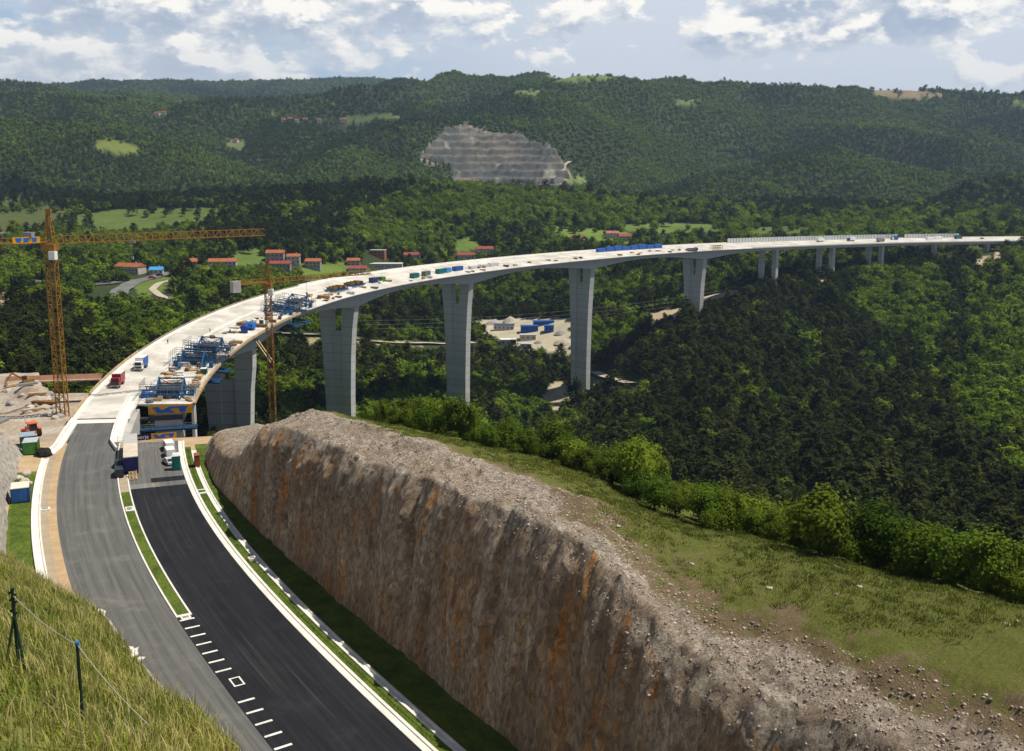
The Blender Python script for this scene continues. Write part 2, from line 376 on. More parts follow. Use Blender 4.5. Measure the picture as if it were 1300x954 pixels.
DIRT = [
 ([(598,410),(625,405),(728,404),(735,445),(722,453),(690,446),(655,442),(632,430),(600,420)], (0.46,0.41,0.34)),
 ([(455,433),(520,433),(545,440),(470,438)], (0.30,0.26,0.15)),
 ([(385,428),(455,428),(460,446),(395,440)], (0.28,0.24,0.14)),
 ([(820,400),(845,393),(872,390),(868,400),(826,410)], (0.48,0.38,0.27)),
 ([(890,378),(935,369),(936,374),(892,383)], (0.46,0.38,0.28)),
 ([(680,508),(705,484),(712,482),(728,500),(735,520),(690,520)], (0.40,0.34,0.26)),
 ([(745,478),(775,486),(800,492),(790,497),(755,490)], (0.45,0.38,0.28)),
 ([(1225,332),(1262,324),(1264,318),(1278,318),(1270,328),(1240,338)], (0.48,0.40,0.32)),
 ([(1036,356),(1050,352),(1056,358),(1040,362)], (0.48,0.40,0.32)),
]
QUARRY = [(530,202),(546,184),(566,166),(590,157),(612,166),(640,170),(662,173),(690,190),(712,205),(722,220),(718,233),(575,233),(572,222),(568,212)]
PXY = proj(XX, YY, ZZ)
def classify(X, Y, Z):
    """returns id: -1 wood, 0 field, 1 dirt, 2 quarry"""
    px, py = proj(X, Y, Z); r = np.full(np.shape(X), -1)
    fr = Y > 330
    for p, c in FIELDS: r[inpoly(px, py, p) & fr] = 0
    for p, c in DIRT: r[inpoly(px, py, p) & fr] = 1
    r[inpoly(px, py, QUARRY) & (Y > 2000)] = 2
    return r
cov = np.zeros(XX.shape + (4,)); cov[..., 3] = 0
nz = fbm(XX / 90, YY / 90, 3, 4)[..., None]
cov[..., :3] = np.array([0.030, 0.042, 0.012]) * (1 + 0.8 * nz)
for p, c in FIELDS + DIRT:
    k = inpoly(PXY[0], PXY[1], p) & (YY > 330); cov[k, :3] = np.array(c) * (1 + 0.5 * nz[k]); cov[k, 3] = 1
k = inpoly(PXY[0], PXY[1], QUARRY) & (YY > 2000); cov[k, :3] = (0.33, 0.28, 0.25)
m, g, b = newmat('ground_cover')
a = g.n('ShaderNodeAttribute', attribute_name='cover'); geo = g.n('ShaderNodeNewGeometry')
nn = g.noise(geo.outputs['Position'], 0.05, 8, 0.7); n3 = g.noise(geo.outputs['Position'], 0.6, 6, 0.7)
v = g.mix(1.0, a.outputs['Color'], g.mix(nn, (0.55, 0.55, 0.5), (1.5, 1.5, 1.35)), 'MULTIPLY')
v = g.mix(1.0, v, g.mix(n3, (0.7, 0.7, 0.7), (1.3, 1.3, 1.25)), 'MULTIPLY')
m.node_tree.links.new(v, b.inputs['Base Color']); b.inputs['Roughness'].default_value = 0.95
GROUNDM = m
V = np.stack([XX, YY, ZZ], -1).reshape(-1, 3)
tag(npmesh('ground', V, gridfaces(NU, NW)[:, ::-1], GROUNDM, sm=True, col=cov.reshape(-1, 4)), kind='structure')

# ---- quarry: stepped benches on the far hillside
qx = np.linspace(522, 726, 200); 
hq = [hit(x, y, 2100) for x, y in ((572, 232), (715, 232), (590, 160), (530, 203), (690, 192))]
x0, x1 = min(p[0] for p in hq) - 60, max(p[0] for p in hq) + 60; y0, y1 = min(p[1] for p in hq) - 80, max(p[1] for p in hq) + 90
gx = np.arange(x0, x1, 3.5); gy = np.arange(y0, y1, 3.5)
GX, GY = np.meshgrid(gx, gy, indexing='ij'); GZ = ground(GX, GY)
qpx, qpy = proj(GX, GY, GZ); ins = inpoly(qpx + fbm(GX/30, GY/30, 4)*18, qpy + fbm(GX/30, GY/30, 8)*10, QUARRY)
zz = GZ + fbm(GX / 80, GY / 70, 31, 4) * 30 + fbm(GX / 22, GY / 22, 35, 3) * 9; stepH = 17.0
fr = zz / stepH; fl = np.floor(fr); tt = fr - fl
terr = (fl + np.clip((tt - 0.55) / 0.25, 0, 1)) * stepH + fbm(GX / 9, GY / 9, 33, 3) * 9
Zq = np.where(ins, np.maximum(terr + 8, GZ + 2 + fbm(GX / 14, GY / 14, 39, 3) * 6), GZ - 14)
# soften the rim of the pit
face = ((tt > 0.5) & (tt < 0.85)).astype(float)
nq = fbm(GX / 30, GY / 30, 40, 4); nb = fbm(GX / 70, GY / 70, 44, 3)
qc = np.zeros(GX.shape + (4,)); qc[..., 3] = 1
c0 = np.array([0.17, 0.15, 0.135]); c1 = np.array([0.06, 0.065, 0.072]); c2 = np.array([0.31, 0.295, 0.28])
mixv = np.clip(0.5 + nb * 2.2, 0, 1)[..., None]
qc[..., :3] = c0 * (1 - mixv) + np.array([0.085, 0.088, 0.095]) * mixv
qc[..., :3] = qc[..., :3] * (1 - 0.6 * face[..., None]) + c1 * 0.6 * face[..., None]
wv = np.clip(nq * 7 - 1.0, 0, 1)[..., None]; qc[..., :3] = qc[..., :3] * (1 - wv) + c2 * wv
FQ = gridfaces(len(gx), len(gy)); keep = ins.ravel()[FQ].any(1)
tag(npmesh('quarry_terrain', np.stack([GX, GY, Zq], -1).reshape(-1, 3), FQ[keep], GROUNDM, col=qc.reshape(-1, 4)), kind='structure')

# ================================================================== ROCK CUTTINGS
def prof_right(s):
    b = np.interp(s, [-150, 10, 50, 70, 96, 115, 133, 150, 180], [21.4, 21.4, 21.1, 20.3, 19, 17.7, 17.6, 18.5, 22])
    rz = np.interp(s, [-150, -80, -55, -40, -27, -20, -10, 5, 20, 36, 58, 80, 90, 98, 107, 117, 125, 140, 152, 165, 180],
                   [22, 20, 19, 18, 18.6, 22, 24, 23.3, 22.3, 20.8, 19.1, 17.5, 15.6, 12, 7.2, 5.2, 4.4, 3.2, 1.0, -8, -25])
    sh = np.interp(s, [-150, -90, -53, -40, -23, -14, -5, 0, 25, 50, 70, 84, 98, 108, 117, 140, 152, 165, 180],
                   [27, 25, 23.3, 21.6, 20.6, 22, 24.9, 24.6, 23.3, 22, 20.4, 18.8, 14.2, 9.5, 7, 4.4, 1.2, -10, -28])
    rd = np.interp(s, [-150, -90, -50, -25, -10, 0, 20, 33, 54, 88, 105, 120, 140, 160, 180], [30, 27.5, 24.6, 22.3, 20.2, 20.0, 20.8, 20, 18, 14.5, 9.5, 5, 1, -16, -36])
    return b, rz, sh, rd
def right_z(s, off):
    """height of the hill top behind the cutting at road coordinates (shoulder and back slope)"""
    s = np.asarray(s, float); b, rz, sh, rd = prof_right(s); o = np.asarray(off, float) - b
    kk = np.where(o < 12, rz + (sh - rz) * (o - 5) / 7, 0)
    kk = np.where((o >= 12) & (o < 24), sh + (rd - sh) * (o - 12) / 12, kk)
    kk = np.where((o >= 24) & (o < 48), rd - 10 * (np.clip(o - 24, 0, 99) / 24) ** 1.25, kk)
    kk = np.where((o >= 48) & (o < 85), rd - 10 - 17 * (o - 48) / 37, kk)
    return np.where(o >= 85, rd - 27 - 0.75 * (o - 85), kk)
ss = np.arange(-135, 180.1, 0.5)
ft = np.concatenate([[-0.06, 0.0], np.linspace(0.02, 1, 58)])
top = np.concatenate([np.linspace(5.3, 12, 26), np.linspace(12.5, 24, 24), np.linspace(25, 48, 16), np.linspace(51, 85, 10), np.linspace(90, 130, 6)])
SS, TT = np.meshgrid(ss, np.arange(len(ft) + len(top)), indexing='ij')
b_, rz2, sh2, rd2 = prof_right(SS)
base = np.interp(SS, S, CZ) - 0.7; base = np.where(SS > 150, np.minimum(base - (SS - 150) * 0.5, rz2 - 1.5), base)
OFF = np.empty_like(SS); ZC = np.empty_like(SS); nf = len(ft)
fz = ft[None] * np.ones_like(SS[:, :nf])
ZC[:, :nf] = base[:, :nf] + (rz2[:, :nf] - base[:, :nf]) * fz
_f = np.clip(fz, 0, 1); OFF[:, :nf] = b_[:, :nf] + 3.2 * _f + 1.8 * np.clip((_f - 0.72) / 0.28, 0, 1) ** 2
OFF[:, nf:] = b_[:, nf:] + top[None]; ZC[:, nf:] = right_z(SS[:, nf:], OFF[:, nf:])
# the brow of the cutting leans back instead of breaking off
_o = OFF - b_; brow = np.clip((9.0 - _o) / 6.5, 0, 1) * (np.arange(OFF.shape[1])[None] > nf * 0.62); ZC -= brow ** 1.6 * np.clip((rz2 - base) / 18, 0.05, 1) * 0.0 * np.where(np.arange(OFF.shape[1])[None] < nf, np.clip((fz.shape[1] and 1) * (np.arange(OFF.shape[1])[None] - nf * 0.62) / (nf * 0.38), 0, 1), 1)
hgt = np.clip((rz2 - base) / 18, 0.12, 1)
infl = np.ones_like(SS); infl[:, :nf] = np.clip(fz * 3, 0.25, 1)
arc = np.concatenate([[np.zeros(len(ss))], np.cumsum(np.hypot(np.diff(OFF.T, axis=0), np.diff(ZC.T, axis=0)), axis=0)]).T
gully = fbm(SS / 7, ZC / 60, 51, 3) * 2.8 + fbm(SS / 1.5, ZC / 22, 52, 3) * 1.0 + fbm(SS / 0.7, ZC / 2.5, 53, 2) * 0.4
cleft = -1.8 * np.exp(-((SS - 22 - (ZC - 10) * 0.12) / 1.1) ** 2) - 1.2 * np.exp(-((SS - 15.5 + (ZC - 10) * 0.1) / 0.9) ** 2) - 1.3 * np.exp(-((SS - 74 + ZC * 0.1) / 1.0) ** 2) - 1.0 * np.exp(-((SS + 2 - ZC * 0.15) / 0.8) ** 2)
def blocks(s, z, a, b_, seed):
    w1 = fbm(s / 3.1, z / 3.1, seed, 3) * 2.6; w2 = fbm(s / 3.1 + 9, z / 3.1, seed + 1, 3) * 2.6
    return _h(np.floor((s + w1) / a), np.floor((z + w2) / b_), seed) - 0.5
gully = gully + blocks(SS, ZC, 1.5, 7.0, 151) * 0.55 + blocks(SS, ZC, 0.8, 2.6, 161) * 0.35 + (np.abs(fbm(SS / 2.6, ZC / 26, 171, 4)) - 0.16) * 2.0
isf = np.arange(len(ft) + len(top)) < nf
fade = np.ones(len(ft) + len(top)); fade[nf-10:nf] = np.linspace(1, .6, 10); fade[nf:nf+12] = np.linspace(0.6, 0, 12); fade[nf+12:] = 0
dx = (gully - cleft * 1.0) * hgt * fade[None] * infl
OFF += dx
mm = np.zeros(len(ft) + len(top)); mm[nf-4:nf+26] = np.minimum(1, np.linspace(0, 6, 30)); mm[nf+26:] = 0.7
ZC += mm[None] * hgt * (fbm(SS / 6, OFF / 6, 61, 4) * 2.6 + fbm(SS / 1.3, OFF / 1.3, 62, 3) * 1.0)
P = RV(SS, OFF, 0.0); P[..., 2] = ZC
CLIFFP = P
m, g, bs = newmat('rock_cutting'); CLIFFM = m
uv = g.n('ShaderNodeUVMap', uv_map='UVMap').outputs[0]; geo = g.n('ShaderNodeNewGeometry')
sx = g.n('ShaderNodeSeparateXYZ'); m.node_tree.links.new(uv, sx.inputs[0])
sl = g.n('ShaderNodeSeparateXYZ'); m.node_tree.links.new(geo.outputs['True Normal'], sl.inputs[0])
drill = g.noise(g.map(uv, (2.4, 0.045, 1)), 1.0, 5, 0.6); fine = g.noise(g.map(uv, (1.5, 0.42, 1)), 1.6, 9, 0.72)
big = g.noise(g.map(uv, (0.10, 0.05, 1)), 1.0, 4, 0.6, 0.6)
rock = g.mix(g.step(fine, 0.34, 0.66), (0.28, 0.225, 0.18), (0.70, 0.60, 0.50))
rock = g.mix(g.math('MULTIPLY', g.step(drill, 0.46, 0.56), 0.75), rock, (0.50, 0.41, 0.325))
rock = g.mix(g.math('MULTIPLY', g.step(big, 0.42, 0.6), 0.55), rock, (0.21, 0.155, 0.11))
och = g.noise(g.map(uv, (0.16, 0.05, 1), (5.3, 1.4, 0)), 1.0, 6, 0.65, 0.4)
rock = g.mix(g.math('MULTIPLY', g.step(och, 0.50, 0.64), 0.45), rock, (0.52, 0.31, 0.13))
rust = g.noise(g.map(uv, (0.34, 0.03, 1), (3.1, 0.4, 0)), 1.0, 9, 0.72, 0.5)
rock = g.mix(g.math('MULTIPLY', g.step(rust, 0.52, 0.62), 0.95), rock, (0.55, 0.25, 0.07))
pale = g.noise(g.map(uv, (0.35, 0.045, 1), (7.7, 2.2, 0)), 1.0, 6, 0.62, 0.5)
rock = g.mix(g.math('MULTIPLY', g.step(pale, 0.58, 0.66), 0.85), rock, (0.62, 0.52, 0.42))
vor = g.n('ShaderNodeTexVoronoi', feature='F1'); vor.inputs['Scale'].default_value = 1.7; vor.inputs['Randomness'].default_value = 1.0
m.node_tree.links.new(g.map(geo.outputs['Position'], (1, 1, 1)), vor.inputs['Vector'])
vs = g.n('ShaderNodeSeparateColor'); m.node_tree.links.new(vor.outputs['Color'], vs.inputs[0])
rub = g.mix(vs.outputs[0], (0.32, 0.265, 0.21), (0.66, 0.58, 0.48))
rub = g.mix(g.step(g.noise(g.map(geo.outputs['Position'], (1, 1, 1)), 0.25, 5), 0.4, 0.65), rub, (0.40, 0.31, 0.23))
soil = g.mix(g.noise(geo.outputs['Position'], 0.9, 8, 0.7), (0.19, 0.135, 0.07), (0.34, 0.255, 0.15))
veg = g.noise(geo.outputs['Position'], 0.30, 7, 0.68); grassc = g.mix(g.noise(geo.outputs['Position'], 2.2, 5), (0.105, 0.13, 0.018), (0.25, 0.26, 0.06))
wsh = g.n('ShaderNodeAttribute', attribute_name='cover'); ws = g.n('ShaderNodeSeparateColor'); m.node_tree.links.new(wsh.outputs['Color'], ws.inputs[0])
vegf = g.step(g.math('ADD', veg, g.math('MULTIPLY', ws.outputs[2], 0.30)), 0.50, 0.64)
soil = g.mix(vegf, soil, grassc)
def cells(vec, scale, edge=False):
    vv = g.n('ShaderNodeTexVoronoi', feature='DISTANCE_TO_EDGE' if edge else 'F1'); vv.inputs['Scale'].default_value = scale; m.node_tree.links.new(vec, vv.inputs['Vector'])
    if edge: return vv.outputs['Distance']
    sc_ = g.n('ShaderNodeSeparateColor'); m.node_tree.links.new(vv.outputs['Color'], sc_.inputs[0]); return sc_.outputs[0]
wv_ = g.n('ShaderNodeVectorMath', operation='ADD'); m.node_tree.links.new(uv, wv_.inputs[0]); wn = g.n('ShaderNodeTexNoise'); wn.inputs['Scale'].default_value = .6; wn.inputs['Detail'].default_value = 4; m.node_tree.links.new(uv, wn.inputs['Vector']); m.node_tree.links.new(wn.outputs['Color'], wv_.inputs[1])
fr_uv = g.map(wv_.outputs[0], (1.1, 0.30, 1)); chip = cells(g.map(wv_.outputs[0], (2.6, 1.3, 1)), 1.0); slab_ = cells(fr_uv, 1.0); crack = cells(fr_uv, 1.0, True)
rock = g.mix(1.0, rock, g.mix(chip, (.72, .72, .72), (1.28, 1.26, 1.22)), 'MULTIPLY'); rock = g.mix(1.0, rock, g.mix(slab_, (.80, .79, .77), (1.18, 1.18, 1.18)), 'MULTIPLY')
rock = g.mix(g.math('MULTIPLY', g.math('SUBTRACT', 1.0, g.step(crack, 0.0, 0.05)), 0.38), rock, (0.09, 0.065, 0.045))
rock = g.mix(1.0, rock, (1.16, 1.13, 1.08), 'MULTIPLY')
pebble = cells(geo.outputs['Position'], 4.5); rub = g.mix(1.0, rub, g.mix(pebble, (.70, .70, .70), (1.28, 1.27, 1.25)), 'MULTIPLY')
nse = g.math('MULTIPLY', g.math('SUBTRACT', fine, 0.5), 1.1)
c = g.mix(g.step(g.math('ADD', ws.outputs[0], nse), 0.35, 0.62), rock, rub)
c = g.mix(g.step(g.math('ADD', ws.outputs[1], nse), 0.35, 0.65), c, soil)
m.node_tree.links.new(c, bs.inputs['Base Color']); bs.inputs['Roughness'].default_value = 0.92
bp = g.n('ShaderNodeBump'); bp.inputs['Strength'].default_value = 1.0; bp.inputs['Distance'].default_value = 0.5
grit = g.noise(geo.outputs['Position'], 3.2, 6, 0.75); hh = g.math('ADD', g.math('ADD', g.math('MULTIPLY', drill, 1.3), fine), g.math('ADD', g.math('MULTIPLY', grit, 0.9), g.math('ADD', g.math('MULTIPLY', chip, 0.35), g.math('MULTIPLY', slab_, 0.5)))); m.node_tree.links.new(hh, bp.inputs['Height']); m.node_tree.links.new(bp.outputs[0], bs.inputs['Normal'])
# r = rubble, g = soil/grass, b = how green
col = np.zeros(SS.shape + (4,)); o_ = OFF - b_
lowS = np.clip((-SS - 8) / 22, 0, 1)               # towards the camera the rubble runs further down the face
rub_edge = 4.3 - 1.6 * lowS + fbm(SS / 9, SS * 0 + 2.0, 66, 3) * 2.2 + fbm(SS / 1.8, OFF / 1.5, 68, 3) * 2.4
col[..., 0] = np.clip((o_ - rub_edge) / 1.0 + 0.5, 0, 1)
soil_edge = np.interp(SS, [-150, -60, -20, -5, 10, 60, 100, 140], [9.0, 8.6, 8.4, 9.0, 13.5, 14, 16, 19]) + fbm(SS / 7, SS * 0 + 8.0, 67, 3) * 4
col[..., 1] = np.clip((o_ - soil_edge) / 3.0 + 0.5, 0, 1)
col[..., 2] = np.clip((o_ - np.interp(SS, [-60, -20, 0, 20, 60], [9.5, 10.5, 12.5, 13.5, 13.0])) / 8, 0, 1)
FAC = gridfaces(*SS.shape)
tag(npmesh('rock_hill_terrain', P.reshape(-1, 3), FAC, CLIFFM, uv=np.stack([SS, arc], -1).reshape(-1, 2), col=col.reshape(-1, 4)), kind='structure')

# ---- left cutting with the grassy bank the photographer stands on
LRZ = ([-190, -120, -87, -64, -54, -44, -36, -26, -10, 20, 60, 100, 125, 140, 150, 158], [62, 57, 50.6, 45.9, 43.5, 42.0, 40.8, 39.7, 39, 36, 30, 21, 14, 9, 4, -1.5])
LRO = ([-190, -64, -44, -26, 0, 60, 140, 158], [29.9, 29.9, 28.2, 29.8, 29.5, 28, 25.6, 23])
def bank_z(s, off):
    rz = np.interp(s, *LRZ); ro = np.interp(s, *LRO); o = -np.asarray(off) - ro
    k = np.interp(np.asarray(s, float), [0, 120], [1, 0.5])
    return rz + k * np.interp(o, [0, 5, 10, 16, 30, 70], [0, 3.7, 6.4, 8.6, 10.5, 8])
ss2 = np.arange(-190, 158.1, 0.6)
t2 = np.concatenate([[-0.05], np.linspace(0, 1, 40)]); top2 = np.concatenate([np.linspace(0.2, 6, 22), np.linspace(6.6, 16, 18), np.linspace(18, 80, 14)])
S2, T2 = np.meshgrid(ss2, np.arange(len(t2) + len(top2)), indexing='ij'); n2 = len(t2)
b2 = 20.8; rz3 = np.interp(S2, *LRZ); ro3 = np.interp(S2, *LRO); base2 = np.interp(S2, S, CZ) - 0.8
O2 = np.empty_like(S2); Z2 = np.empty_like(S2)
O2[:, :n2] = -(b2 + (ro3[:, :n2] - b2) * np.clip(t2, 0, 1)[None]); Z2[:, :n2] = base2[:, :n2] + (rz3[:, :n2] - base2[:, :n2]) * t2[None]
O2[:, n2:] = -(ro3[:, n2:] + top2[None]); Z2[:, n2:] = bank_z(S2[:, n2:], O2[:, n2:])
f2 = np.ones(len(t2) + len(top2)); f2[n2-3:] = 0.15; f2[:6] = np.linspace(0.2, 1, 6)
O2 += f2[None] * (fbm(S2 / 5, Z2 / 20, 71, 3) * 2.0 + fbm(S2 / 1.5, Z2 / 3, 72, 3) * 0.8) * np.clip((rz3 - base2) / 10, 0.1, 1)
bumpz = np.zeros(len(t2) + len(top2)); bumpz[n2:] = 1
Z2 += bumpz[None] * (fbm(S2 / 3, O2 / 3, 73, 4) * 0.9)
P2 = RV(S2, O2, 0.0); P2[..., 2] = Z2
arc2 = np.concatenate([[np.zeros(len(ss2))], np.cumsum(np.hypot(np.diff(O2.T, axis=0), np.diff(Z2.T, axis=0)), axis=0)]).T
m2, g, bs = newmat('bank_grass_and_rock')
geo = g.n('ShaderNodeNewGeometry'); uv = g.n('ShaderNodeUVMap', uv_map='UVMap').outputs[0]
a = g.n('ShaderNodeAttribute', attribute_name='cover'); sc = g.n('ShaderNodeSeparateColor'); m2.node_tree.links.new(a.outputs['Color'], sc.inputs[0])
fine = g.noise(g.map(uv, (1.0, 0.5, 1)), 1.4, 9, 0.7)
rock = g.mix(g.step(fine, 0.3, 0.7), (0.19, 0.17, 0.15), (0.52, 0.48, 0.43))
gr = g.mix(g.step(g.noise(geo.outputs['Position'], 0.35, 6, 0.65), 0.35, 0.65), (0.055, 0.085, 0.012), (0.20, 0.20, 0.05))
gr = g.mix(g.step(g.noise(geo.outputs['Position'], 0.6, 6, 0.65), 0.56, 0.7), gr, (0.19, 0.12, 0.06))
m2.node_tree.links.new(g.mix(g.step(sc.outputs[0], 0.4, 0.6), rock, gr), bs.inputs['Base Color']); bs.inputs['Roughness'].default_value = 0.95
bp = g.n('ShaderNodeBump'); bp.inputs['Strength'].default_value = 0.8; bp.inputs['Distance'].default_value = 0.3
m2.node_tree.links.new(fine, bp.inputs['Height']); m2.node_tree.links.new(bp.outputs[0], bs.inputs['Normal'])
c2_ = np.zeros(S2.shape + (4,)); c2_[:, n2:, 0] = 1
tag(npmesh('grass_bank_terrain', P2.reshape(-1, 3), gridfaces(*S2.shape)[:, ::-1], m2, uv=np.stack([S2, arc2], -1).reshape(-1, 2), col=c2_.reshape(-1, 4)), kind='structure')

# ---- building yard left of the abutment
gs = np.arange(150, 252, 1.0); go = np.arange(-82, -13.9, 1.0)
GS, GO = np.meshgrid(gs, go, indexing='ij')
PY = RV(GS, GO, 0.0); edge = np.minimum(np.minimum(GS - 150, 252 - GS), np.minimum(GO + 82, np.where(GS > 190, -18 - (GS - 190) * 0.42, -14) - GO + 2))
zt = -1.95 + np.interp(GS, [150, 175], [0.3, 0]) + fbm(PY[..., 0] / 9, PY[..., 1] / 9, 81, 4) * 1.3
heap = 3.6 * np.exp(-(((GS - 212) / 13) ** 2 + ((GO + 31 + (GS - 212) * 0.45) / 7) ** 2)) * (1 + fbm(PY[..., 0] / 3, PY[..., 1] / 3, 82, 3))
zt += heap
PY[..., 2] = np.where(edge < 1.5, -9, zt)
m3, g, bs = newmat('yard_dirt'); geo = g.n('ShaderNodeNewGeometry')
n1 = g.noise(geo.outputs['Position'], 0.12, 7, 0.65); nb2 = g.noise(geo.outputs['Position'], 1.3, 6, 0.7)
c = g.mix(g.step(n1, 0.35, 0.65), (0.36, 0.28, 0.205), (0.50, 0.44, 0.375)); c = g.mix(g.step(nb2, 0.46, 0.72), c, (0.19, 0.16, 0.13))
m3.node_tree.links.new(c, bs.inputs['Base Color']); bs.inputs['Roughness'].default_value = 0.95
tag(npmesh('construction_yard_ground', PY.reshape(-1, 3), gridfaces(*GS.shape)[:, ::-1], m3, sm=True), kind='structure')
def yard(s, off):
    p = RV(s, off, 0.0); i = int(np.clip(round(s - 150), 0, len(gs)-1)); j = int(np.clip(round(off + 82), 0, len(go)-1))
    return np.array([p[0], p[1], PY[i, j, 2]])
# ================================================================== ROAD
def strip(name, s0, s1, a, b, dz, material, ds=2.0, n=2, kind='structure', parent=None):
    s = np.arange(s0, s1 + 1e-6, ds) if not callable(ds) else None
    if s[-1] < s1 - 1e-3: s = np.append(s, s1)
    fa = a(s) if callable(a) else np.full(len(s), float(a)); fb = b(s) if callable(b) else np.full(len(s), float(b))
    t = np.linspace(0, 1, n); O = fa[:, None] + (fb - fa)[:, None] * t; SSs = np.repeat(s[:, None], n, 1)
    P = RV(SSs, O, dz)
    o = npmesh(name, P.reshape(-1, 3), gridfaces(len(s), n)[:, ::-1], material, uv=np.stack([SSs, O], -1).reshape(-1, 2), parent=parent)
    return tag(o, kind=kind) if kind else o
def sweep(name, s0, s1, prof, material, ds=2.0, parent=None, offf=None, zf=None, origin=None, mi=None):
    """closed profile [(off,z)...] swept along the road"""
    s = np.arange(s0, s1, ds); s = np.append(s, s1); k = len(prof)
    A = np.array(prof, float); O = np.repeat(A[None, :, 0], len(s), 0); Z = np.repeat(A[None, :, 1], len(s), 0)
    if offf is not None: O = O + offf(s)[:, None]
    if zf is not None: Z = zf(s, O, Z)
    SSs = np.repeat(s[:, None], k, 1); P = RV(SSs, O, 0.0); P[..., 2] += Z
    v = P.reshape(-1, 3)
    if origin is not None: v = v - np.asarray(origin)
    f = []
    for i in range(len(s) - 1):
        for j in range(k):
            j2 = (j + 1) % k; f.append((i*k + j, i*k + j2, (i+1)*k + j2, (i+1)*k + j))
    mb = MB(); mb.add(v, f); n0 = len(s) - 1
    mb.f += [tuple(range(k))[::-1], tuple(n0*k + j for j in range(k))]; mb.m += [0, 0]
    return mb.build(name, material, parent)
def asphalt(name, c1, c2, wear):
    m, g, b = newmat(name); uv = g.n('ShaderNodeUVMap', uv_map='UVMap').outputs[0]; geo = g.n('ShaderNodeNewGeometry')
    st = g.noise(g.map(uv, (0.035, 1.3, 1)), 1.0, 6, 0.65); sp = g.noise(geo.outputs['Position'], 0.16, 8, 0.7); fi = g.noise(geo.outputs['Position'], 5.0, 5, 0.8)
    c = g.mix(g.step(st, 0.3, 0.7), c1, c2); c = g.mix(g.math('MULTIPLY', g.step(sp, 0.5, 0.72), wear), c, tuple(x * 1.6 for x in c2))
    tr1 = g.noise(g.map(uv, (0.012, 3.4, 1), (2, 1, 0)), 1.0, 3, 0.6); msk = g.step(g.noise(g.map(uv, (0.03, 0.12, 1), (4, 2, 0)), 1.0, 3, 0.55), 0.46, 0.66)
    c = g.mix(g.math('MULTIPLY', g.math('MULTIPLY', g.step(tr1, 0.54, 0.68), msk), 0.22), c, (0.16, 0.16, 0.16))
    c = g.mix(1.0, c, g.mix(fi, (0.8, 0.8, 0.8), (1.2, 1.2, 1.2)), 'MULTIPLY')
    m.node_tree.links.new(c, b.inputs['Base Color']); b.inputs['Roughness'].default_value = 0.85; b.inputs['Specular IOR Level'].default_value = 0.15
    bp = g.n('ShaderNodeBump'); bp.inputs['Strength'].default_value = 0.25; bp.inputs['Distance'].default_value = 0.05
    m.node_tree.links.new(fi, bp.inputs['Height']); m.node_tree.links.new(bp.outputs[0], b.inputs['Normal'])
    return m
A_OLD = asphalt('worn_grey_asphalt', (0.088, 0.09, 0.088), (0.145, 0.145, 0.14), 0.4)
A_NEW = asphalt('fresh_black_asphalt', (0.011, 0.012, 0.015), (0.022, 0.023, 0.028), 0.45)
A_MID = asphalt('dusty_asphalt', (0.10, 0.10, 0.098), (0.165, 0.16, 0.155), 0.5)
A_DUST = asphalt('pale_dusty_asphalt', (0.17, 0.165, 0.155), (0.25, 0.24, 0.225), 0.4)
def verge(name, c1, c2, c3):
    m, g, b = newmat(name); geo = g.n('ShaderNodeNewGeometry')
    c = g.mix(g.step(g.noise(geo.outputs['Position'], 0.35, 7, 0.7), 0.35, 0.65), c1, c2)
    c = g.mix(g.step(g.noise(geo.outputs['Position'], 0.8, 5, 0.7), 0.6, 0.75), c, c3)
    c = g.mix(1.0, c, g.mix(g.noise(geo.outputs['Position'], 6, 4, 0.8), (0.65, 0.65, 0.6), (1.35, 1.35, 1.3)), 'MULTIPLY')
    m.node_tree.links.new(c, b.inputs['Base Color']); b.inputs['Roughness'].default_value = 0.95; return m
GRASSM = verge('mown_grass', (0.058, 0.095, 0.012), (0.115, 0.165, 0.022), (0.17, 0.145, 0.06))
GRAVEL = verge('beige_gravel', (0.40, 0.28, 0.17), (0.48, 0.36, 0.23), (0.33, 0.24, 0.16))
GRAVEL2 = verge('grey_beige_gravel', (0.33, 0.27, 0.20), (0.40, 0.33, 0.26), (0.27, 0.22, 0.17))
PAINT = mat('road_paint', (0.72, 0.71, 0.66), 0.7, 0.2, 0.9)
strip('road_base', -160, 160, -21.5, lambda s: prof_right(s)[0] + 1, -0.10, GRAVEL, n=12)
strip('road', -160, 177.6, -12.6, -0.95, 0.0, A_OLD, n=6)
strip('road', -160, 118.2, 1.25, 12.5, 0.0, A_NEW, n=6)
strip('road', 118.2, 121.6, 1.25, 7.0, 0.0, A_DUST, n=4)
strip('road', 118.2, 121.6, 7.0, 12.5, 0.0, A_MID, n=4)
strip('road', 121.6, 125.2, 5.6, 12.5, 0.0, A_NEW, n=4)
strip('road', 121.6, 125.2, 1.25, 5.6, 0.0, A_MID, n=3)
strip('road', 125.2, 157.0, 1.25, 12.5, 0.0, A_MID, n=6)
strip('road', -160, 48.6, -0.95, 1.25, -0.004, A_NEW)
strip('median_grass', 49, 116.5, -0.62, 1.0, 0.06, GRASSM)
strip('median_gravel', 116.5, 157, -0.62, 1.0, 0.05, GRAVEL2)
for a in (-0.95, 1.0):
    tag(sweep('kerb', 49, 157, [(a, -0.05), (a, 0.14), (a + 0.27, 0.14), (a + 0.27, -0.05)], KERB), kind='structure')
tag(sweep('kerb', 48.4, 49.0, [(-0.95, -0.05), (-0.95, 0.14), (1.27, 0.14), (1.27, -0.05)], KERB, ds=0.3), kind='structure')
i = 0
for s in np.arange(47.0, -30, -3.05):
    if 22.5 < s < 27: continue
    strip('road_marking', s, s + 0.42, -0.75, 1.3, 0.006, PAINT, ds=0.42)
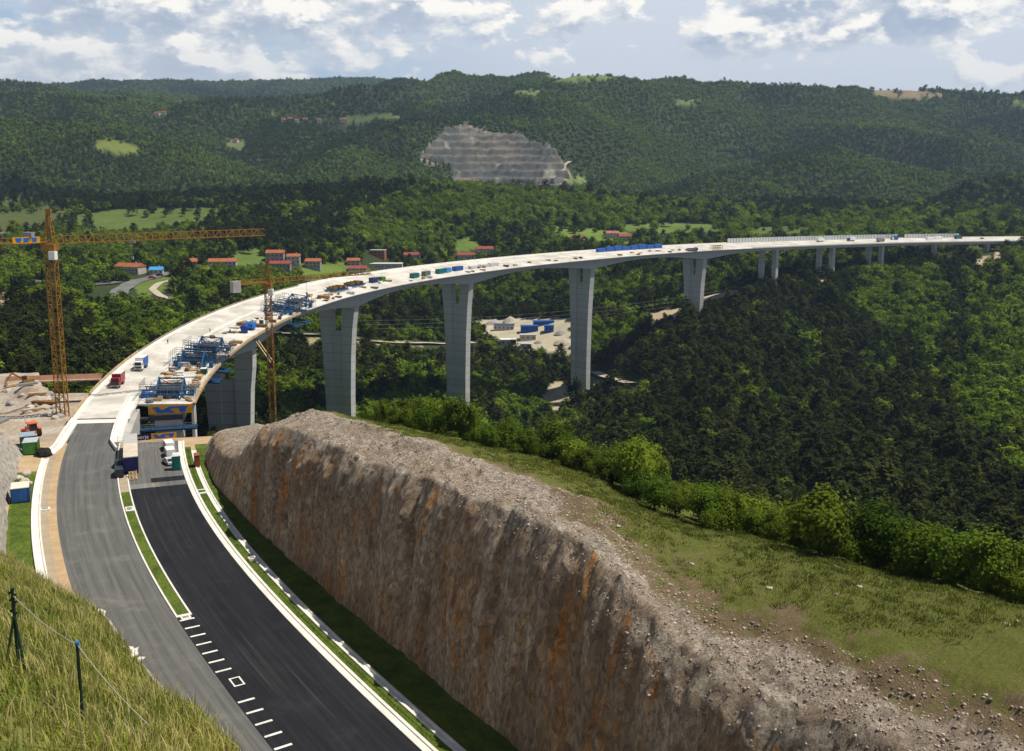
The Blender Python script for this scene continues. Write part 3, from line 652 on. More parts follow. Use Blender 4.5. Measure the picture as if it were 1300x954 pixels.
for k in (0, 2):
    strip('road_marking', 26.0 - k * 1.1, 26.25 - k * 1.1, 0.1, 1.5, 0.010, PAINT, ds=0.25)
for o in (0.1, 1.3): strip('road_marking', 23.8, 26.2, o, o + 0.2, 0.014, PAINT, ds=1)
tag(sweep('kerb', -160, 156, [(12.5, -0.1), (12.5, 0.12), (13.0, 0.16), (13.0, 0.02), (13.5, 0.02), (13.5, 0.18), (13.9, 0.18), (13.9, -0.1)], KERB), kind='structure')
strip('verge_grass', -160, 150, 13.9, 15.3, 0.06, GRASSM, n=3)
tag(sweep('drain_channel', -160, 146, [(15.3, -0.1), (15.3, 0.22), (15.65, 0.22), (15.75, 0.06), (16.1, 0.06), (16.15, 0.22), (16.4, 0.22), (16.4, -0.1)], KERB), kind='structure')
strip('verge_grass', -160, 152, 16.4, lambda s: prof_right(s)[0] + 1.0, 0.05, GRASSM, n=5)
strip('shoulder_gravel', -160, 150, -14.1, -12.6, 0.01, GRAVEL, n=3)
strip('shoulder_gravel', -160, 150, -15.4, -14.1, 0.03, GRAVEL2, n=3)
tag(sweep('drain_channel', -160, 147, [(-17.0, -0.2), (-17.0, 0.38), (-16.7, 0.38), (-16.5, 0.12), (-15.8, 0.12), (-15.65, 0.32), (-15.4, 0.32), (-15.4, -0.2)], KERB), kind='structure')
strip('verge_grass', -160, 138, -21.0, -17.0, 0.02, GRASSM, n=4)

# parapet bending from the gutter to the viaduct
pw = thing('concrete_parapet', 'low white concrete parapet bending along the grey road before the bridge joint', 'wall', R(165, -15.6))
o0 = R(165, -15.6)
sweep('wall_body', 151, 181, [(-0.35, -1.5), (-0.35, 0.75), (0.35, 0.75), (0.35, -1.5)], KERB, ds=1.5, parent=pw, origin=o0, offf=lambda s: np.interp(s, [151, 156, 160, 181], [-16.4, -15.2, -14.9, -14.2]))
sweep('footing', 151, 181, [(0.36, -0.6), (0.36, 0.06), (1.6, 0.06), (1.6, -0.6)], KERB, ds=1.5, parent=pw, origin=o0, offf=lambda s: np.interp(s, [151, 156, 160, 181], [-16.4, -15.2, -14.9, -14.2]))

# ================================================================== VIADUCT
PIER_S = [206, 316, 433, 557, 694, 832, 931, 1011, 1081, 1156, 1230]
def depth(s):
    d = np.min(np.abs(np.asarray(s, float)[..., None] - np.array(PIER_S[:6])), -1)
    k = 3.4 + 4.6 * np.clip(1 - d / 66, 0, 1) ** 1.7
    return np.where(np.asarray(s) > 890, 3.2, np.where(np.asarray(s) > 832, np.maximum(3.2, k), k))
VIA = thing('motorway_viaduct', 'long curved concrete motorway viaduct on tall forked piers, one deck unfinished', 'viaduct', R(200, 0))
VO = R(200, 0)
FASC = mat('fascia_concrete', (0.30, 0.31, 0.32), 0.85, 0, 0.2, col2=(0.36, 0.37, 0.375), detail=7, stretch=(1, 1, 0.3))
mD, g, bD = newmat('deck_surface'); DECKM = mD
geo = g.n('ShaderNodeNewGeometry'); sz = g.n('ShaderNodeSeparateXYZ'); mD.node_tree.links.new(geo.outputs['True Normal'], sz.inputs[0])
n1 = g.noise(geo.outputs['Position'], 0.07, 8, 0.68); n2_ = g.noise(geo.outputs['Position'], 0.9, 6, 0.7)
topc = g.mix(g.step(n1, 0.38, 0.62), (0.45, 0.42, 0.365), (0.66, 0.635, 0.59)); topc = g.mix(g.math('MULTIPLY', g.step(n2_, 0.55, 0.75), 0.4), topc, (0.34, 0.30, 0.25))
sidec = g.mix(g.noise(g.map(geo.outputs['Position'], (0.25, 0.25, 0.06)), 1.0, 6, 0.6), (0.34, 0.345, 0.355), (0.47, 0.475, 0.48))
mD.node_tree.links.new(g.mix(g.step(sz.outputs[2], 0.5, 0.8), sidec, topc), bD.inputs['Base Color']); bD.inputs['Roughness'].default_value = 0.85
def deckprof(c, l, r):
    return [(l, 0), (r, 0), (r, -0.42), (c + 3.5, -0.85), (c + 3.3, -9), (c - 3.3, -9), (c - 3.5, -0.85), (l, -0.42)]
def dz(s, O, Z): return np.where(Z < -5, -depth(s)[:, None], Z)
o = sweep('deck', 181, 1560, deckprof(-7.4, -14.5, -0.3), DECKM, ds=4, parent=VIA, origin=VO, zf=dz); tag(o, 'finished pale left deck with a road surface of bare concrete')
SEG = [(197, 253), (267, 361), (370, 1560)]
for a, b in SEG:
    o = sweep('deck_segment', a, b, deckprof(7.4, -0.15, 14.5), DECKM, ds=4, parent=VIA, origin=VO, zf=dz)
# edges
TIMB = mat('edge_timber', (0.42, 0.31, 0.19), 0.85, 0.25, 0.6)
sweep('edge_formwork', 181, 262, [(-14.9, -0.5), (-14.9, 0.95), (-14.6, 0.95), (-14.6, -0.5)], TIMB, ds=3, parent=VIA, origin=VO)
sweep('edge_formwork', 181, 262, [(-15.9, -0.5), (-15.9, -0.2), (-14.92, -0.2), (-14.92, -0.5)], TIMB, ds=3, parent=VIA, origin=VO)
sweep('edge_formwork', 262, 420, [(-14.9, -0.5), (-14.9, 0.7), (-14.6, 0.7), (-14.6, -0.5)], mat('grey_edge_timber', (0.27, 0.24, 0.20), 0.85, 0.25, 0.6), ds=3, parent=VIA, origin=VO)
sweep('parapet', 420, 1560, [(-14.9, -0.5), (-14.9, 0.95), (-14.55, 0.95), (-14.55, -0.5)], KERB, ds=4, parent=VIA, origin=VO)
sweep('kerb_strip', 181, 1560, [(-14.55, -0.01), (-14.55, 0.2), (-13.3, 0.2), (-13.3, -0.01)], KERB, ds=4, parent=VIA, origin=VO)
sweep('kerb_strip', 262, 1560, [(-2.2, -0.01), (-2.2, 0.18), (-1.1, 0.18), (-1.1, -0.01)], KERB, ds=4, parent=VIA, origin=VO)
sweep('median_wall', 150, 206, [(-4.3, -1.2), (-4.3, 0.95), (-3.9, 0.95), (-3.9, -1.2)], KERB, ds=2, parent=VIA, origin=VO, offf=lambda s: np.interp(s, [150, 158, 206], [2.9, 1.2, 0.6]))
sweep('median_wall', 158, 206, [(-3.88, -1.2), (-3.88, 0.12), (-1.6, 0.12), (-1.6, -1.2)], KERB, ds=2, parent=VIA, origin=VO, offf=lambda s: np.interp(s, [150, 158, 206], [2.3, 1.2, 0.5]))
sweep('expansion_joint', 181.3, 182.3, [(-14.2, -0.01), (-14.2, 0.02), (-3.6, 0.02), (-3.6, -0.01)], DARKG, ds=1, parent=VIA, origin=VO)
strip('joint_slab', 177.6, 181.3, -14.2, -3.0, 0.006, KERB, ds=1.2)
for a, b in SEG[:2]:
    sweep('edge_formwork', a, b, [(14.5, -0.5), (14.5, 0.35), (15.2, 0.35), (15.2, -0.5)], TIMB, ds=3, parent=VIA, origin=VO)
sweep('edge_formwork', 372, 560, [(14.5, -0.3), (14.5, 0.12), (14.8, 0.12), (14.8, -0.3)], KERB, ds=3, parent=VIA, origin=VO)
sweep('parapet', 890, 1560, [(14.2, -0.01), (14.2, 0.8), (14.5, 0.8), (14.5, -0.01)], KERB, ds=4, parent=VIA, origin=VO)
# transparent-white noise barrier at the far end: posts and panels
FROST = mat('frosted_panels', (0.52, 0.54, 0.55), 0.4, 0.1, 0.3)
for a, b in ((892, 1128), (1138, 1215)):
    mbp, mbf = [], MB()
    s = np.arange(a, b + .1, 4.0); q0 = RV(s, -14.3, 0.9) - VO; q1 = RV(s, -14.3, 4.4) - VO; q2 = RV(s, -14.05, 0.9) - VO
    for k in range(len(s)):
        mbp.append(MB().bar(q0[k], q1[k], 0.35))
        if k < len(s) - 1: mbf.hexa([q0[k], q0[k+1], q0[k+1] + [0, .08, 0], q0[k] + [0, .08, 0]], [q1[k], q1[k+1], q1[k+1] + [0, .08, 0], q1[k] + [0, .08, 0]])
    nb_ = mbf.build('noise_barrier', FROST, VIA); tag(nb_, 'tall pale panelled noise barrier at the far end'); [m_.build('barrier_post', STEELG, nb_) for m_ in mbp]

mP, g, bP = newmat('pier_concrete'); geo = g.n('ShaderNodeNewGeometry'); sz = g.n('ShaderNodeSeparateXYZ'); mP.node_tree.links.new(geo.outputs['Position'], sz.inputs[0])
lift = g.math('FRACT', g.math('MULTIPLY', sz.outputs[2], 0.22)); joint = g.step(g.math('ABSOLUTE', g.math('SUBTRACT', lift, 0.5)), 0.46, 0.5)
hsh = g.n('ShaderNodeTexWhiteNoise', noise_dimensions='1D'); mP.node_tree.links.new(g.math('FLOOR', g.math('MULTIPLY', sz.outputs[2], 0.22)), hsh.inputs['W'])
c = g.mix(hsh.outputs['Value'], (0.48, 0.48, 0.475), (0.60, 0.60, 0.59)); c = g.mix(g.noise(g.map(geo.outputs['Position'], (0.5, 0.5, 0.05)), 1.0, 6, 0.65), c, (0.43, 0.43, 0.43))
c = g.mix(g.math('MULTIPLY', joint, 0.8), c, (0.17, 0.17, 0.175)); mP.node_tree.links.new(c, bP.inputs['Base Color']); bP.inputs['Roughness'].default_value = 0.85
PIERM = mP
def pier(s, straight=False):
    c = R(s, 0); th = heading(s); rt = Vector((math.sin(th), -math.cos(th), 0)); fw = Vector((math.cos(th), math.sin(th), 0))
    gz = float(ground(c[0], c[1])) - 6; h = float(depth(s)); mb = MB(); org = Vector([float(q) for q in (c - VO)])
    zt = [float(R(s, o)[2]) - h + 0.05 - c[2] for o in (-10.7, -4.1, 4.1, 10.7)]; zb = gz - c[2]
    def P(x, y, z): return tuple(org + rt * x + fw * y + Vector((0, 0, z)))
    if straight:
        for a, b, t0, t1 in ((-9.6, -5.2, zt[0], zt[1]), (5.2, 9.6, zt[2], zt[3])):
            mb = MB(); mb.hexa([P(a, -1.7, zb), P(b, -1.7, zb), P(b, 1.7, zb), P(a, 1.7, zb)], [P(a, -1.7, t0), P(b, -1.7, t1), P(b, 1.7, t1), P(a, 1.7, t0)]); mb.build('pier', PIERM, VIA)
        return
    hh = min(zt) - zb; wb = 10.7 - min(3.6, hh * 0.05); slot = min(zt) - 12.5
    for sg in (-1, 1):
        i0, i1 = (0, 1) if sg < 0 else (3, 2)
        lv = [0, 0.35, 0.65, 0.85, 1.0]; xo = [wb, wb + 0.25, wb + 1.0, wb + 2.1, 10.7] if hh > 40 else [wb, wb + .3, wb + .8, wb + 1.5, 10.7]
        for k in range(4):
            za, zc = zb + hh * lv[k], zb + hh * lv[k+1]; xa, xc = xo[k], xo[k+1]; xi = 2.9; xi2 = 2.9 if k < 3 else 3.4
            ta = (za, za); tc = (zc, zc) if k < 3 else (zt[i0], zt[i1])
            mb.hexa([P(sg*xa, -2.4, za), P(sg*xi, -2.4, za), P(sg*xi, 2.4, za), P(sg*xa, 2.4, za)] if sg < 0 else [P(xi, -2.4, za), P(xa, -2.4, za), P(xa, 2.4, za), P(xi, 2.4, za)],
                    [P(sg*xc, -2.4, tc[0]), P(sg*xi2, -2.4, tc[1]), P(sg*xi2, 2.4, tc[1]), P(sg*xc, 2.4, tc[0])] if sg < 0 else [P(xi2, -2.4, tc[1]), P(xc, -2.4, tc[0]), P(xc, 2.4, tc[0]), P(xi2, 2.4, tc[1])])
    mb.hexa([P(-2.95, -1.6, zb), P(2.95, -1.6, zb), P(2.95, 1.6, zb), P(-2.95, 1.6, zb)], [P(-2.95, -1.6, slot), P(2.95, -1.6, slot), P(2.95, 1.6, slot), P(-2.95, 1.6, slot)])
    return mb.build('pier', PIERM, VIA)
for i, s in enumerate(PIER_S): pier(s, i > 5)
# abutment block under the start of the right deck
c = R(158, 7); ab = MB()
for (s0, s1, a, b, z0, z1) in ((157.2, 160, 0.9, 14.6, -14, -0.12), (160, 196.6, -1.4, 0.3, -14, -1.3)):
    q = [R(s0, a), R(s0, b), R(s1, b), R(s1, a)]
    ab.hexa([p - VO + [0, 0, z0 - p[2]] for p in q], [p - VO + [0, 0, z1] for p in q])
ab.build('abutment', CONC, VIA)
ab2 = MB(); q = [R(205, 13.2), R(205, 14.0), R(209, 14.0), R(209, 13.2)]
ab2.hexa([p - VO + [0, 0, -16] for p in q], [p - VO + [0, 0, -0.9] for p in q]); ab2.build('side_wall', KERB, VIA)

# ================================================================== BANNERS AND LOGO
def dframe(s, off, dz=0.0, face=True):
    """origin and z-rotation of a thing standing on the deck/road; local +y points along the road away from the camera"""
    return R(s, off, dz), heading(s) - PI / 2
def logo(mb, x0, z0, w, h, y, mi):
    A = [(410,205),(520,205),(535,243),(572,258),(690,205),(870,205),(862,226),(735,240),(695,258),(795,308),(640,308),(618,292),(590,308),(490,308),(462,268),(418,228)]
    T = [(868,205),(1005,205),(985,243),(962,248),(958,304),(850,304),(862,262),(812,232),(866,226)]
    # the drawn shapes are proud of the cloth by 2 cm
    def f(p): return (x0 + (p[0] - 340) / 725 * w, y, z0 + (330 - p[1]) / 150 * h)
    for poly in (A, T):
        mb.prism(poly, f, lambda p: (f(p)[0], y - 0.02, f(p)[2]), mi)
pos, rz = dframe(196.4, 0)
BAN = thing('site_banner', 'big orange banner with bold blue company lettering on the end of the unfinished deck', 'banner', pos, rz)
mb = MB(); mb.box(2.6, 14.3, -0.05, 0.03, -3.0, -0.45); mb.build('banner_cloth', YELLOW, BAN)
mb = MB(); logo(mb, 2.6, -3.0, 11.7, 2.5, -0.06, 0); mb.build('lettering', LOGOB, BAN)
for x in (2.6, 6.5, 10.4, 14.2): MB().bar((x, 0.15, -3.4), (x, 0.15, -0.1), 0.12).build('frame_post', STEELG, BAN)
pos, rz = dframe(158.2, 0)
B2 = thing('site_banner', 'dark blue banner with white lettering hung on the fence beside the tarpaulin lorry', 'banner', pos, rz)
mb = MB(); mb.box(0.5, 6.2, -0.04, 0.02, 0.05, 1.55); mb.build('banner_cloth', NAVY, B2)
def text(body, size, parent, loc, material, name='lettering'):
    cu = bpy.data.curves.new(name, 'FONT'); cu.body = body; cu.size = size; cu.extrude = 0.01; cu.align_x = 'CENTER'; cu.align_y = 'CENTER'
    o = bpy.data.objects.new('tmp', cu); COL.objects.link(o)
    dg = bpy.context.evaluated_depsgraph_get(); me = bpy.data.meshes.new_from_object(o.evaluated_get(dg))
    COL.objects.unlink(o); bpy.data.objects.remove(o); me.materials.clear(); me.materials.append(material); me.name = name
    r = bpy.data.objects.new(name, me); COL.objects.link(r); r.parent = parent; r.location = loc; r.rotation_euler = (PI / 2, 0, 0)
    return r
text('Primorje', 1.32, B2, (3.4, -0.06, 0.84), WHITE)
B3 = thing('site_banner', 'small orange and blue company banner on the fence at the end of the black road', 'banner', R(158.2, 0), heading(158.2) - PI / 2)
mb = MB(); mb.box(6.35, 12.2, -0.04, 0.02, 0.05, 1.55); mb.build('banner_cloth', YELLOW, B3)
mb = MB(); logo(mb, 6.2, 0.05, 6.1, 1.5, -0.06, 0); mb.build('lettering', LOGOB, B3)
B4 = thing('mesh_fence', 'low steel fence across the end of the black road carrying two banners', 'fence', R(158.2, 0), heading(158.2) - PI / 2)
for x in np.arange(-1.4, 13.5, 1.65): MB().bar((x, 0.08, -0.2), (x, 0.08, 1.5), 0.08).build('post', STEELG, B4)
for z in (0.35, 0.9, 1.45): MB().bar((-1.4, 0.14, z), (13.4, 0.14, z), 0.05).build('rail', STEELG, B4)
# hanging work platform under the deck end
WP = thing('hanging_platform', 'shade-painted blue steel work platform with railings hung below the end of the unfinished deck', 'scaffold', R(195, 0), heading(195) - PI / 2)
mb = MB(); mb.box(-0.5, 15.6, -2.2, 2.0, -7.0, -6.6); mb.build('floor_beam', STEELB_SHADE, WP)
mb = MB()
for z in (-6.0, -5.5, -5.0): mb.bar((-0.5, -2.2, z), (15.6, -2.2, z), 0.09)
for x in np.linspace(-0.5, 15.6, 12): mb.bar((x, -2.2, -6.6), (x, -2.2, -4.9), 0.09)
mb.build('railing', STEELG, WP)
for x in (0.0, 3.4, 12.0, 15.4):
    for y in (-1.6, 1.6): MB().bar((x, y, -6.6), (x, y, -0.4), 0.12).build('hanger', STEELB_SHADE, WP)
pass
mb = MB(); mb.box(2.9, 11.8, 0.5, 0.9, -4.6, -3.1); mb.box(0.5, 2.6, -0.4, 1.6, -4.2, -3.6); mb.build('shutter', DARKG, WP)

# ================================================================== FORM TRAVELLERS

def traveller(s, label, flip=1, scale=1.0, hang=True):
    p, rz = dframe(s, 7.4); t = thing('form_traveller', label, 'form traveller', p, rz, 'blue form travellers on the unfinished deck')
    ex = (float(R(s, 14)[2]) - float(R(s, 1)[2])) / 13
    t.rotation_euler = (0, math.atan(-ex), rz); f = flip; k = scale
    M1 = STEELB
    for x in (-3.5, 3.5):
        mb = MB(); A = (x, -5 * f, 0.8); B = (x, 0, 0.8); C = (x, 7 * f, 0.8); Tp = (x, 0, 5.0 * k); U = (x, 4 * f, 3.2 * k)
        for a, b in ((A, C), (A, Tp), (B, Tp), (Tp, C), (Tp, U), (U, C)): mb.bar(a, b, 0.30, 0.42)
        mb.box(x - 0.5, x + 0.5, -0.6, 0.6, 0.1, 1.2); mb.box(x - 0.6, x + 0.6, -5.4 if f > 0 else 4.6, -4.6 if f > 0 else 5.4, 0.1, 0.9)
        mb.build('main_truss', M1, t)
    mb = MB()
    for y, z in ((0, 4.8 * k), (0, 2.6), (7 * f, 1.2), (-2.6 * f, 2.6)):
        MB().bar((-3.5, y, z), (3.5, y, z), 0.26, 0.36).build('cross_beam', M1, t)
    for a, b in (((-3.5, 0, 0.9), (3.5, 0, 4.8 * k)), ((3.5, 0, 0.9), (-3.5, 0, 4.8 * k))): mb.bar(a, b, 0.2)
    mb.build('cross_frame', M1, t)
    mb = MB(); mb.bar((-7.2, 8 * f, 1.6), (7.2, 8 * f, 1.6), 0.32, 0.5); mb.bar((-7.2, 7 * f, 2.6), (7.2, 7 * f, 2.6), 0.3); mb.bar((-7.2, 1 * f, 2.4), (7.2, 1 * f, 2.4), 0.35)
    mb.build('front_beam', M1, t)
    mb = MB(); zl = -5.5 if hang else 0.3
    for x in np.linspace(-7, 7, 8): MB().bar((x, 8 * f, zl), (x, 8 * f, 2.6), 0.13).build('hanger', STEELB, t)
    for x in (-6.8, 6.8):
        for y in (1 * f, 4.5 * f): MB().bar((x, y, zl), (x, y, 2.4), 0.13).build('hanger', STEELB, t)
    mb = MB()
    y0 = 2.2 * f; mb.box(-7.8, 7.8, min(y0, y0 + 7 * f), max(y0, y0 + 7 * f), -5.9, -5.5)
    if hang: mb.build('hanging_floor', STEELB_SHADE, t)
    mb = MB()
    for z in (3.2, 3.9, 4.6):
        mb.bar((-7.6, 8.6 * f, z), (7.6, 8.6 * f, z), 0.1)
        mb.bar((-7.6, -1 * f, z), (-7.6, 8.6 * f, z), 0.1); mb.bar((7.6, -1 * f, z), (7.6, 8.6 * f, z), 0.1)
    for x in np.linspace(-7.6, 7.6, 9): mb.bar((x, 8.6 * f, 1.6), (x, 8.6 * f, 4.7), 0.1)
    for y in np.linspace(-1, 8.6, 5):
        for x in (-7.6, 7.6): mb.bar((x, y * f, 0.1), (x, y * f, 4.7), 0.1)
    mb.build('railing', STEELG, t)
    rq = random.Random(int(s)); mb = MB()
    for q in range(26):
        x = rq.uniform(-6.8, 6.8); y = rq.uniform(-6, 7) * f; h_ = rq.uniform(1.2, 4.2); mb = MB(); mb.bar((x, y, .05), (x, y, h_), .12)
        if q % 2: mb.bar((x, y, h_), (x + rq.choice([-2.2, 2.2]), y, h_), .1)
        else: mb.bar((x, y, h_ * .6), (x, y + rq.choice([-2.5, 2.5]), h_ * .6), .1)
        mb.build('scaffold_pole', STEELB, t)
    mb = MB(); mb.box(-3.0, 3.0, 2 * f if f > 0 else -6.0, 6.0 if f > 0 else -2.0, 1.3, 2.9); mb.build('shutter_crate', DARKG, t)
    for x in (-6.2, 5.2): mb = MB(); mb.box(x, x + 1.1, -1.0, .8, 0.05, 1.8); mb.build('side_shutter', STEELB, t)
    return t
traveller(209, 'blue steel form traveller standing right above the orange banner', flip=-1, hang=False)
traveller(247, 'blue steel form traveller at the open gap near the end of the first deck segment', flip=1, scale=1.05)
traveller(273, 'blue steel form traveller facing the gap from the segment over the nearest pier', flip=-1, scale=1.0)
traveller(354, 'blue steel form traveller at the far gap beside the second tower crane', flip=1)
traveller(377, 'blue steel form traveller on the far side of the gap beyond the second tower crane', flip=-1)

# ================================================================== TOWER CRANES
def lattice(mb, p, q, w, n, leg=0.16, br=0.09, tri=False, up=(0, 0, 1)):
    p = Vector(p); q = Vector(q); d = (q - p); L = d.length; d.normalize(); u = Vector(up)
    if abs(d.dot(u)) > 0.95: u = Vector((0, 1, 0))
    a = d.cross(u).normalized(); b = a.cross(d).normalized()
    cs = [(-.5, -.5), (.5, -.5), (.5, .5), (-.5, .5)] if not tri else [(-.5, -.4), (.5, -.4), (0, .6)]
    m_ = len(cs); pt = lambda k, i: p + d * (L * k / n) + a * cs[i][0] * w + b * cs[i][1] * w
    for i in range(m_): mb.bar(pt(0, i), pt(n, i), leg)
    for k in range(n):
        for i in range(m_):
            j = (i + 1) % m_
            mb.bar(pt(k, i), pt(k + 1, j), br) if (k + i) % 2 else mb.bar(pt(k, j), pt(k + 1, i), br)
            mb.bar(pt(k, i), pt(k, j), br)
    return mb
def crane(label, base, zj, ztop, wm, jib_end, cj_len, panel, jw):
    base = np.array(base, float); t = thing('tower_crane', label, 'tower crane', base)
    d = np.array(jib_end) - base; hd = math.hypot(d[0], d[1]); ux, uy = d[0] / hd, d[1] / hd
    zj -= base[2]; ztop -= base[2]; rise = (jib_end[2] - base[2] - zj)
    mb = MB(); lattice(mb, (0, 0, -1), (0, 0, zj - 2), wm, int((zj) / (wm * 1.05)), 0.24, 0.12); mb.build('mast', STEELY, t)
    mb = MB(); mb.box(-wm*.75, wm*.75, -wm*.75, wm*.75, zj - 2.2, zj - 0.6); mb.build('slewing_ring', STEELY, t)
    mb = MB(); 
    for sx, sy in ((-.5, -.5), (.5, -.5), (.5, .5), (-.5, .5)): mb.bar((sx * wm, sy * wm, zj - .6), (sx * .35, sy * .35, ztop), 0.28)
    for k in range(1, 6):
        f0 = k / 6; z = zj + (ztop - zj) * f0; r_ = wm * (1 - f0) / 2 + .18 * f0
        mb.bar((-r_, -r_, z), (r_, -r_, z), .15); mb.bar((-r_, r_, z), (r_, r_, z), .15); mb.bar((-r_, -r_, z), (-r_, r_, z), .15); mb.bar((r_, -r_, z), (r_, r_, z), .15)
        mb.bar((-r_, -r_, z), (r_ * .8, -r_ * .8, z + (ztop - zj) / 6), .13)
    mb.box(-.5, .9, -.4, .4, ztop - .4, ztop + .5); mb.build('tower_head', STEELY, t)
    mb = MB(); lattice(mb, (ux * wm * .5, uy * wm * .5, zj + .3), (d[0], d[1], zj + .3 + rise), jw, int(hd / (jw * 1.05)), 0.20, 0.11, tri=True)
    jb = mb.build('jib', STEELY, t)
    mb = MB(); hx, hy = ux * hd * .35, uy * hd * .35; mb.box(hx - .9, hx + .9, hy - .7, hy + .7, zj - 1.2 + rise * .35, zj - .6 + rise * .35); mb.bar((hx, hy, zj - 5), (hx, hy, zj - 1), .08); mb.box(hx - .3, hx + .3, hy - .3, hy + .3, zj - 5.8, zj - 5); mb.build('trolley', STEELG, jb)
    mb = MB()
    e = (-ux * cj_len, -uy * cj_len); px_, py_ = -uy, ux
    for sg in (-1, 1): mb.bar((px_ * sg * .7, py_ * sg * .7, zj), (e[0] + px_ * sg * .7, e[1] + py_ * sg * .7, zj), .35, .55)
    for k in range(8):
        f0 = k / 8; mb.bar((e[0] * f0 + px_ * .7, e[1] * f0 + py_ * .7, zj), (e[0] * (f0 + .12) - px_ * .7, e[1] * (f0 + .12) - py_ * .7, zj), .18)
    for sg in (-1, 1): mb.bar((px_ * sg * .7, py_ * sg * .7, zj + 1.2), (e[0] + px_ * sg * .7, e[1] + py_ * sg * .7, zj + 1.2), .12)
    mb.build('counter_jib', STEELY, t)
    mb = MB()
    if panel == 2:
        for k in range(3):
            f0 = 1 - .07 * k; mb.hexa(*[[(e[0] * f0 + a * ux * .5 + b * px_, e[1] * f0 + a * uy * .5 + b * py_, z) for a, b in ((-1, -1), (1, -1), (1, 1), (-1, 1))] for z in (zj - 2.6, zj + 1.2)])
        mb.build('counterweight', CONC, t)
    else:
        for k in range(4):
            f0 = 1 - .05 * k; mb.hexa(*[[(e[0] * f0 + a * ux * .4 + b * px_, e[1] * f0 + a * uy * .4 + b * py_, z) for a, b in ((-1, -1), (1, -1), (1, 1), (-1, 1))] for z in (zj - 2.4, zj + .8)])
        mb.build('counterweight', CONC, t)
        mb = MB(); q = lambda a, z: (-ux * a - px_ * 0.0 - uy * 0 + uy * 0.9, -uy * a - ux * 0.9, z)
        A, B = q(2.6, 0), q(9.2, 0); off = np.array((uy, -ux, 0)) * .08
        mb.hexa([np.array(q(2.6, zj - .2)), np.array(q(9.2, zj - .2)), np.array(q(9.2, zj - .2)) + off, np.array(q(2.6, zj - .2)) + off],
                [np.array(q(2.6, zj + 1.5)), np.array(q(9.2, zj + 1.5)), np.array(q(9.2, zj + 1.5)) + off, np.array(q(2.6, zj + 1.5)) + off]); sp_ = mb.build('sign_panel', YELLOW, t)
        mb = MB()
        for a0, a1, a2, a3 in ((3.3, 4.7, 3.5, 4.4), (5.2, 6.6, 5.5, 6.6), (6.9, 8.6, 7.3, 8.2)):
            mb.hexa([np.array(q(a2, zj + .1)) + off, np.array(q(a3, zj + .1)) + off, np.array(q(a3, zj + .1)) + off * 1.4, np.array(q(a2, zj + .1)) + off * 1.4],
                    [np.array(q(a0, zj + 1.25)) + off, np.array(q(a1, zj + 1.25)) + off, np.array(q(a1, zj + 1.25)) + off * 1.4, np.array(q(a0, zj + 1.25)) + off * 1.4])
        mb.build('lettering', LOGOB, sp_)
        mb = MB(); mb.box(-ux * 5 - 1.1, -ux * 5 + 1.1, -uy * 5 - .9, -uy * 5 + .9, zj + 1.5, zj + 2.6); mb.build('winch_house', STEELG, t)
    mb = MB()
    mb.bar((0, 0, ztop), (e[0] * .85, e[1] * .85, zj + .4), .09); mb.build('pendant_line', STEELY, t)
    mb = MB(); cxx, cyy = uy * wm * .9, -ux * wm * .9; mb.box(cxx - .8, cxx + .8, cyy - .9, cyy + .9, zj - 4.6, zj - 2.4); mb.build('cab', WHITE, t)
    return t
bp1 = onz(80, 530, -2.4); hj = at(68, 307, bp1[1])[2]
crane('tall yellow tower crane at the left beside the building yard, its jib reaching right', bp1, hj, at(68, 268, bp1[1])[2], 2.3, at(335, 297, 300), 24, 1, 1.9)
d2 = 338.0; t2p = at(341.5, 358, d2); b2p = at(345, 548, d2); bx = (t2p[0] + at(345.5, 548, d2)[0]) / 2
z2 = t2p[2]; gz2 = float(ground(bx, d2))
C2 = crane('slim yellow tower crane rising in front of the unfinished deck next to the nearest pier', (bx, d2, gz2), z2, at(341.5, 333, d2)[2], 1.9, at(472, 347, 372), 13.5, 2, 1.4)
mb = MB(); ps = R(316, 10.7); q = Vector((ps[0] - bx, ps[1] - d2, z2 - 28 - gz2)); mb.bar((0, 0, z2 - 28 - gz2), q, .35); mb.bar((1, 0, z2 - 28 - gz2), q + Vector((1.2, 0, 0)), .35); mb.build('tie_beam', WOOD, C2)
